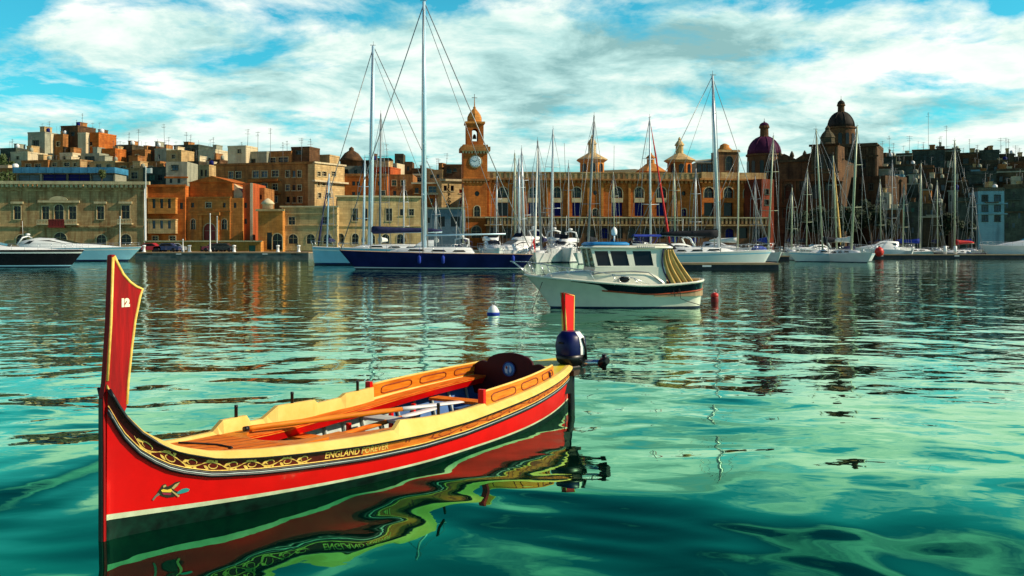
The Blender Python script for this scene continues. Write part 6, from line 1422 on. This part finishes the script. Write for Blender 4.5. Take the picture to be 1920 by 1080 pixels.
# stern post
srn = [(DL - .06, -.24), (DL + .06, -.24), (DL + .075, .60), (DL + .085, .95), (DL + .10, 1.50), (DL - .19, 1.545), (DL - .15, 1.2), (DL - .10, .75), (DL - .06, .55)]
board(srn, .06, 'stern_post', M_DRED, [(DL + .075, .62), (DL + .085, .95), (DL + .098, 1.49), (DL - .185, 1.535), (DL - .15, 1.2), (DL - .11, .8)], M_DCREAM)
mb = MB(); mb.box(DL + .065, DL + .10, -.025, .025, -.2, .5); mb.build('rudder_iron', M_YEL, dg)
# thole pins
for sg, t, pf in ((1, .243, far_p), (1, .355, far_p), (-1, .445, near_p), (1, .50, far_p)):
    h = hp(t, pf); w = HB(t, ZS(t)) - .03 - .45 * h; z = ZS(t) + h - .02; mb = MB(); mb.lathe([(.016, 0), (.016, .11), (.019, .115), (.015, .135)], (t * DL, sg * w, z), 8); mb.build('thole_pin', M_BLACK, dg)
# gold scrollwork and lettering on the near band
def bp_(t, s, off=.0085): 
    z = ZS(t) - BH(t) + s * BH(t); return side(t, z, off, -1)
def ribbon(mb, pts, w):
    P3 = [bp_(t, s) for t, s in pts]; L_, R_ = [], []
    for i, (t, s) in enumerate(pts):
        a = pts[max(i - 1, 0)]; c = pts[min(i + 1, len(pts) - 1)]; dt, ds = (c[0] - a[0]) * DL, (c[1] - a[1]) * BH(t); l = math.hypot(dt, ds) or 1
        ww = w * (1 - .7 * abs(2 * i / (len(pts) - 1) - 1) ** 3); nt_, ns_ = -ds / l * ww / DL, dt / l * ww / BH(t)
        L_.append(bp_(t + nt_, s + ns_)); R_.append(bp_(t - nt_, s - ns_))
    n = len(pts); mb.add(L_ + R_, [(i, i + 1, n + i + 1, n + i) for i in range(n - 1)])
def leaf(mb, t, s, ang, l, w):
    q = []
    for k in range(9):
        f = k / 8; ww = w * math.sin(math.pi * f) ** .8; q.append((l * f, ww))
    pts = q + [(a, -b_) for a, b_ in q[-2:0:-1]]; ca, sa_ = math.cos(ang), math.sin(ang)
    v = [bp_(t + (a * ca - b_ * sa_) / DL, s + (a * sa_ + b_ * ca) / BH(t)) for a, b_ in pts]; b0 = len(v); mb.add(v, [tuple(range(b0))])
def vine(t0, t1, n, m, name, rs):
    mb = MB()
    for i in range(n):
        a = t0 + (t1 - t0) * i / n; d = (t1 - t0) / n; up = 1 if i % 2 else -1
        ribbon(mb, [(a + d * f, .46 + up * .26 * math.sin(math.pi * f) * (1 - .3 * f)) for f in seq(0, 1, 8)], .0065)
        ribbon(mb, [(a + d * (.55 + .22 * math.cos(q)), .46 - up * (.04 + .17 * math.sin(q))) for q in seq(-.5, 4.2, 8)], .0045)
        for k in range(3): leaf(mb, a + d * (.2 + .27 * k), .46 + up * .18, up * (.5 + .7 * k) + rs.uniform(-.3, .3), rs.uniform(.03, .055), rs.uniform(.007, .012))
        leaf(mb, a + d * .1, .40, -up * .6, .05, .011)
    return mb.build(name, m, bands[-1], fixn=False)
rs5 = random.Random(3)
vine(.022, .215, 9, M_GOLDP, 'scrollwork', rs5)
vine(.41, .93, 8, M_GOLDD, 'carved_scrollwork', rs5)
mb = MB()
for t in (.366, .372): leaf(mb, t, .5, 1.57, .035, .014)
mb.build('rosette', M_GOLDD, bands[-1], fixn=False)
t0_, t1_ = .2335, .352
text_mesh('ENGLAND FOREVER', .083, lambda x, y: bp_(t0_ + x * .99 / DL, .30 + y / BH(.28), .009), 'lettering', M_GOLDP, bands[-1], bold=.0015)
# bird painted on the bow
Mi = Matrix.Translation(BOW) @ Matrix.Rotation(DA, 4, 'Z')
def on_hull(px, py):
    best = None
    for it in range(3):
        tr = np.linspace(0.005, .2, 50) if it == 0 else np.linspace(best[1] - dt_, best[1] + dt_, 15)
        zr = np.linspace(.1, .8, 40) if it == 0 else np.linspace(best[2] - dz_, best[2] + dz_, 15)
        for t in tr:
            for z in zr:
                w = Mi @ side(float(t), float(z), .004, -1); d = (CX + F * w.x / w.y - px) ** 2 + (HY + F * (H - w.z) / w.y - py) ** 2
                if best is None or d < best[0]: best = (d, float(t), float(z))
        dt_, dz_ = (tr[1] - tr[0]) * 1.2, (zr[1] - zr[0]) * 1.2
    return best[1], best[2]
c0 = on_hull(321, 918); cx_ = on_hull(345, 914); cz_ = on_hull(321, 900)
kx = (cx_[0] - c0[0]) / 24; kz_ = (cz_[1] - c0[1]) / 18; sh = (cx_[1] - c0[1] - kz_ * 4) / 24
def bird(pts, off, name, m, par):
    mb = MB(); q = []
    for zx, zy in pts:
        px, py = zx / 13.5 + 260, zy / 13.5 + 880; dx, dy = px - 321, 918 - py
        t = c0[0] + kx * dx; z = c0[1] + kz_ * dy + sh * dx; q.append(side(t, z, off, -1))
    n = len(q); mb.poly(q); return mb.build(name, m, par, fixn=False)
M_B1, M_B2, M_B3, M_B4, M_B5 = mat('bird_dark', (.03, .025, .015), .5), mat('bird_yellow', (.80, .55, .06), .5), mat('bird_teal', (.03, .28, .26), .5), mat('bird_grey', (.16, .17, .13), .5), mat('bird_tan', (.50, .36, .14), .5)
em = bird([(480, 600), (520, 530), (590, 400), (660, 370), (720, 440), (800, 400), (900, 330), (1040, 295), (990, 410), (880, 520), (1000, 560), (940, 690), (760, 715), (600, 680)], .004, 'bird_emblem', M_B1, dg)
bird([(820, 480), (900, 380), (1020, 320), (960, 420), (880, 500)], .0065, 'wing', M_B5, em)
bird([(560, 530), (620, 500), (720, 520), (810, 490), (870, 560), (800, 580), (600, 575)], .0065, 'body', M_B2, em)
bird([(810, 545), (850, 540), (1060, 670), (1020, 700)], .0075, 'claw', M_B5, em)
bird([(590, 590), (840, 600), (810, 650), (640, 640)], .0065, 'breast', mat('bird_crimson', (.30, .02, .06), .5), em)
bird([(960, 610), (1010, 550), (1100, 495), (1210, 470), (1300, 500), (1270, 560), (1150, 595), (1040, 625)], .0065, 'tail', M_B3, em)
bird([(500, 590), (560, 640), (470, 690), (400, 790), (370, 760), (430, 670)], .0055, 'beak', M_B4, em)
bird([(600, 420), (660, 390), (690, 430), (620, 470)], .0065, 'head', M_B5, em)

# oar lying along the thwarts
Di = Mi.inverted()
def dgl(t, y, z): return Mi @ Vector((t * DL, y, z))
o0, o1 = dgl(.235, .34, ZS(.235) + .085), dgl(.60, -.20, ZS(.6) + .0)
oa = empty('oar', o0, math.atan2((o1 - o0).y, (o1 - o0).x), 'long wooden oar with white blade lying inside the red boat', 'oar')
ol = (o1 - o0).length; dzz = (o1.z - o0.z) / ol
mb = MB(); mb.tube([(0, 0, 0), (.06, 0, dzz * .06), (.5, 0, dzz * .5), (1.6, 0, dzz * 1.6), (ol * .68, 0, dzz * ol * .68)], [.02, .026, .028, .028, .024], 8); mb.build('loom', M_VARN2, oa)
mb = MB(); mb.tube([(-.03, 0, 0), (.02, 0, 0)], .024, 8); mb.build('grip', M_BLACK, oa)
mb = MB(); mb.loft([[(x, w * c, dzz * x + th * s) for c, s in ((1, 0), (.5, 1), (-.5, 1), (-1, 0), (-.5, -1), (.5, -1))] for x, w, th in ((ol * .681, .026, .024), (ol * .74, .04, .02), (ol * .8, .075, .016), (ol * .95, .085, .012), (ol, .06, .008))], 0, True, cap=True); mb.build('blade', M_WHITE, oa)
o2, o3 = dgl(.30, .08, ZS(.3) - .10), dgl(.62, .28, ZS(.6) - .10)
ob = empty('oar', o2, math.atan2((o3 - o2).y, (o3 - o2).x), 'second oar lying lower inside the red boat, orange shaft', 'oar'); ol = (o3 - o2).length
mb = MB(); mb.tube([(0, 0, 0), (1.0, 0, .0), (ol * .7, 0, 0)], [.024, .028, .024], 8); mb.build('loom', M_VARN, ob)
mb = MB(); mb.loft([[(x, w * c, th * s) for c, s in ((1, 0), (.5, 1), (-.5, 1), (-1, 0), (-.5, -1), (.5, -1))] for x, w, th in ((ol * .701, .026, .024), (ol * .8, .07, .016), (ol * .95, .08, .012), (ol, .06, .008))], 0, True, cap=True); mb.build('blade', M_WHITE, ob)
rope('dark rope lying across the orange foredeck of the red boat', [dgl(.115, .20, ZS(.115) + .056), dgl(.13, .10, ZS(.13) + .054), dgl(.142, -.05, ZS(.142) + .054), dgl(.138, -.24, ZS(.138) + .054), dgl(.132, -.30, ZS(.132) + .058)], .009)

# outboard motor on the stern
om = empty('outboard_motor', Mi @ Vector((DL - .47, -.27, -.09)), DA - R(14), 'dark blue and black outboard motor with white flash on the red boat stern', 'outboard motor')
def oring(z, x0, x1, w, b_=.05): return [(x0 + b_, -w, z), (x1 - b_, -w, z), (x1, -w + b_, z), (x1, w - b_, z), (x1 - b_, w, z), (x0 + b_, w, z), (x0, w - b_, z), (x0, -w + b_, z)]
M_COWL = mat('dark_blue_cowl', (0.005, 0.008, 0.07), .35, var=.2, spec=.2)
mb = MB(); mb.loft([oring(.64, -.10, .14, .09), oring(.70, -.15, .17, .125), oring(.88, -.17, .18, .14), oring(1.00, -.15, .16, .13), oring(1.07, -.10, .10, .09, .04)], 0, True, cap=True); cw = mb.build('cowl', M_COWL, om)
mb = MB(); mb.loft([oring(.635, -.105, .145, .095), oring(.70, -.155, .175, .13), oring(.775, -.168, .183, .139)], 0, True, cap=True); mb.build('lower_cowl', M_BLACK, cw)
om.scale = (1.12, 1.12, 1.06)
mb = MB(); mb.loft([[(x, -w_, z) for x, w_ in ((x0, wv), (x1, wv))] for z, x0, x1, wv in ((.72, .04, .10, .132), (.88, .02, .11, .146), (1.0, .0, .09, .137), (1.068, -.02, .06, .095))], 0, True, closed=False); mb.build('white_flash', M_WHITE, cw, fixn=False)
mb = MB(); mb.tube([(.115, -.150, .71), (.10, -.155, .85), (.05, -.148, .99)], .016, 6); mb.build('black_stripe', M_BLACK, cw)
mb = MB(); mb.tube([(-.17, -.04, .93), (-.20, -.0, .94), (-.17, .04, .93)], .012, 5); mb.build('carry_handle', M_BLACK, cw)
mb = MB(); mb.loft([[(.186 - (.02 if z > .95 else 0), y, z) for y in (-.09, .03)] for z in (.72, .88, 1.0)], 0, True, closed=False); mb.build('white_decal', M_WHITE, cw, fixn=False)
mb = MB(); mb.bevbox(-.11, .13, -.10, .10, .555, .638, .02); mb.build('engine_base', M_BLACK, om)
mb = MB(); mb.loft([oring(z, -.03 + o, .055 + o, .028, .012) for z, o in ((-.34, .02), (-.05, .01), (.3, 0), (.553, 0))], 0, True, cap=True); mb.build('leg', M_BLACK, om)
mb = MB(); mb.box(-.10, .18, -.10, .10, -.075, -.06); mb.build('cavitation_plate', M_MASTD, om)
mb = MB(); mb.box(-.20, -.062, -.09, -.06, .30, .55); mb.box(-.20, -.062, .06, .09, .30, .55); mb.box(-.23, -.202, -.11, .11, .42, .56); mb.tube([(-.26, 0, .44), (-.42, 0, .44)], .015, 6); mb.build('clamp_bracket', M_BLACK, om)
mb = MB(); mb.tube([(.12, -.08, .66), (.17, -.15, .665), (.21, -.21, .67), (.25, -.27, .66)], [.05, .045, .042, .045], 8); th_ = mb.build('tiller', M_STEEL, om)
mb = MB(); mb.lathe([(.045, 0), (.06, .03), (.05, .10), (.035, .14)], n=10); mb.v = [(.25 + x * 1.2, -.26 - z * .8, .62 + y * 1.2 + z * .3 + .04) for x, y, z in mb.v]; mb.tube([(.26, -.31, .58), (.26, -.31, .78)], .03, 6); mb.build('throttle_grip', M_BLACK, th_)
mb = MB(); mb.box(DL - .62, DL - .28, -.40, -.16, .46, .53); mb.build('motor_bracket', M_DARKWOOD, dg)
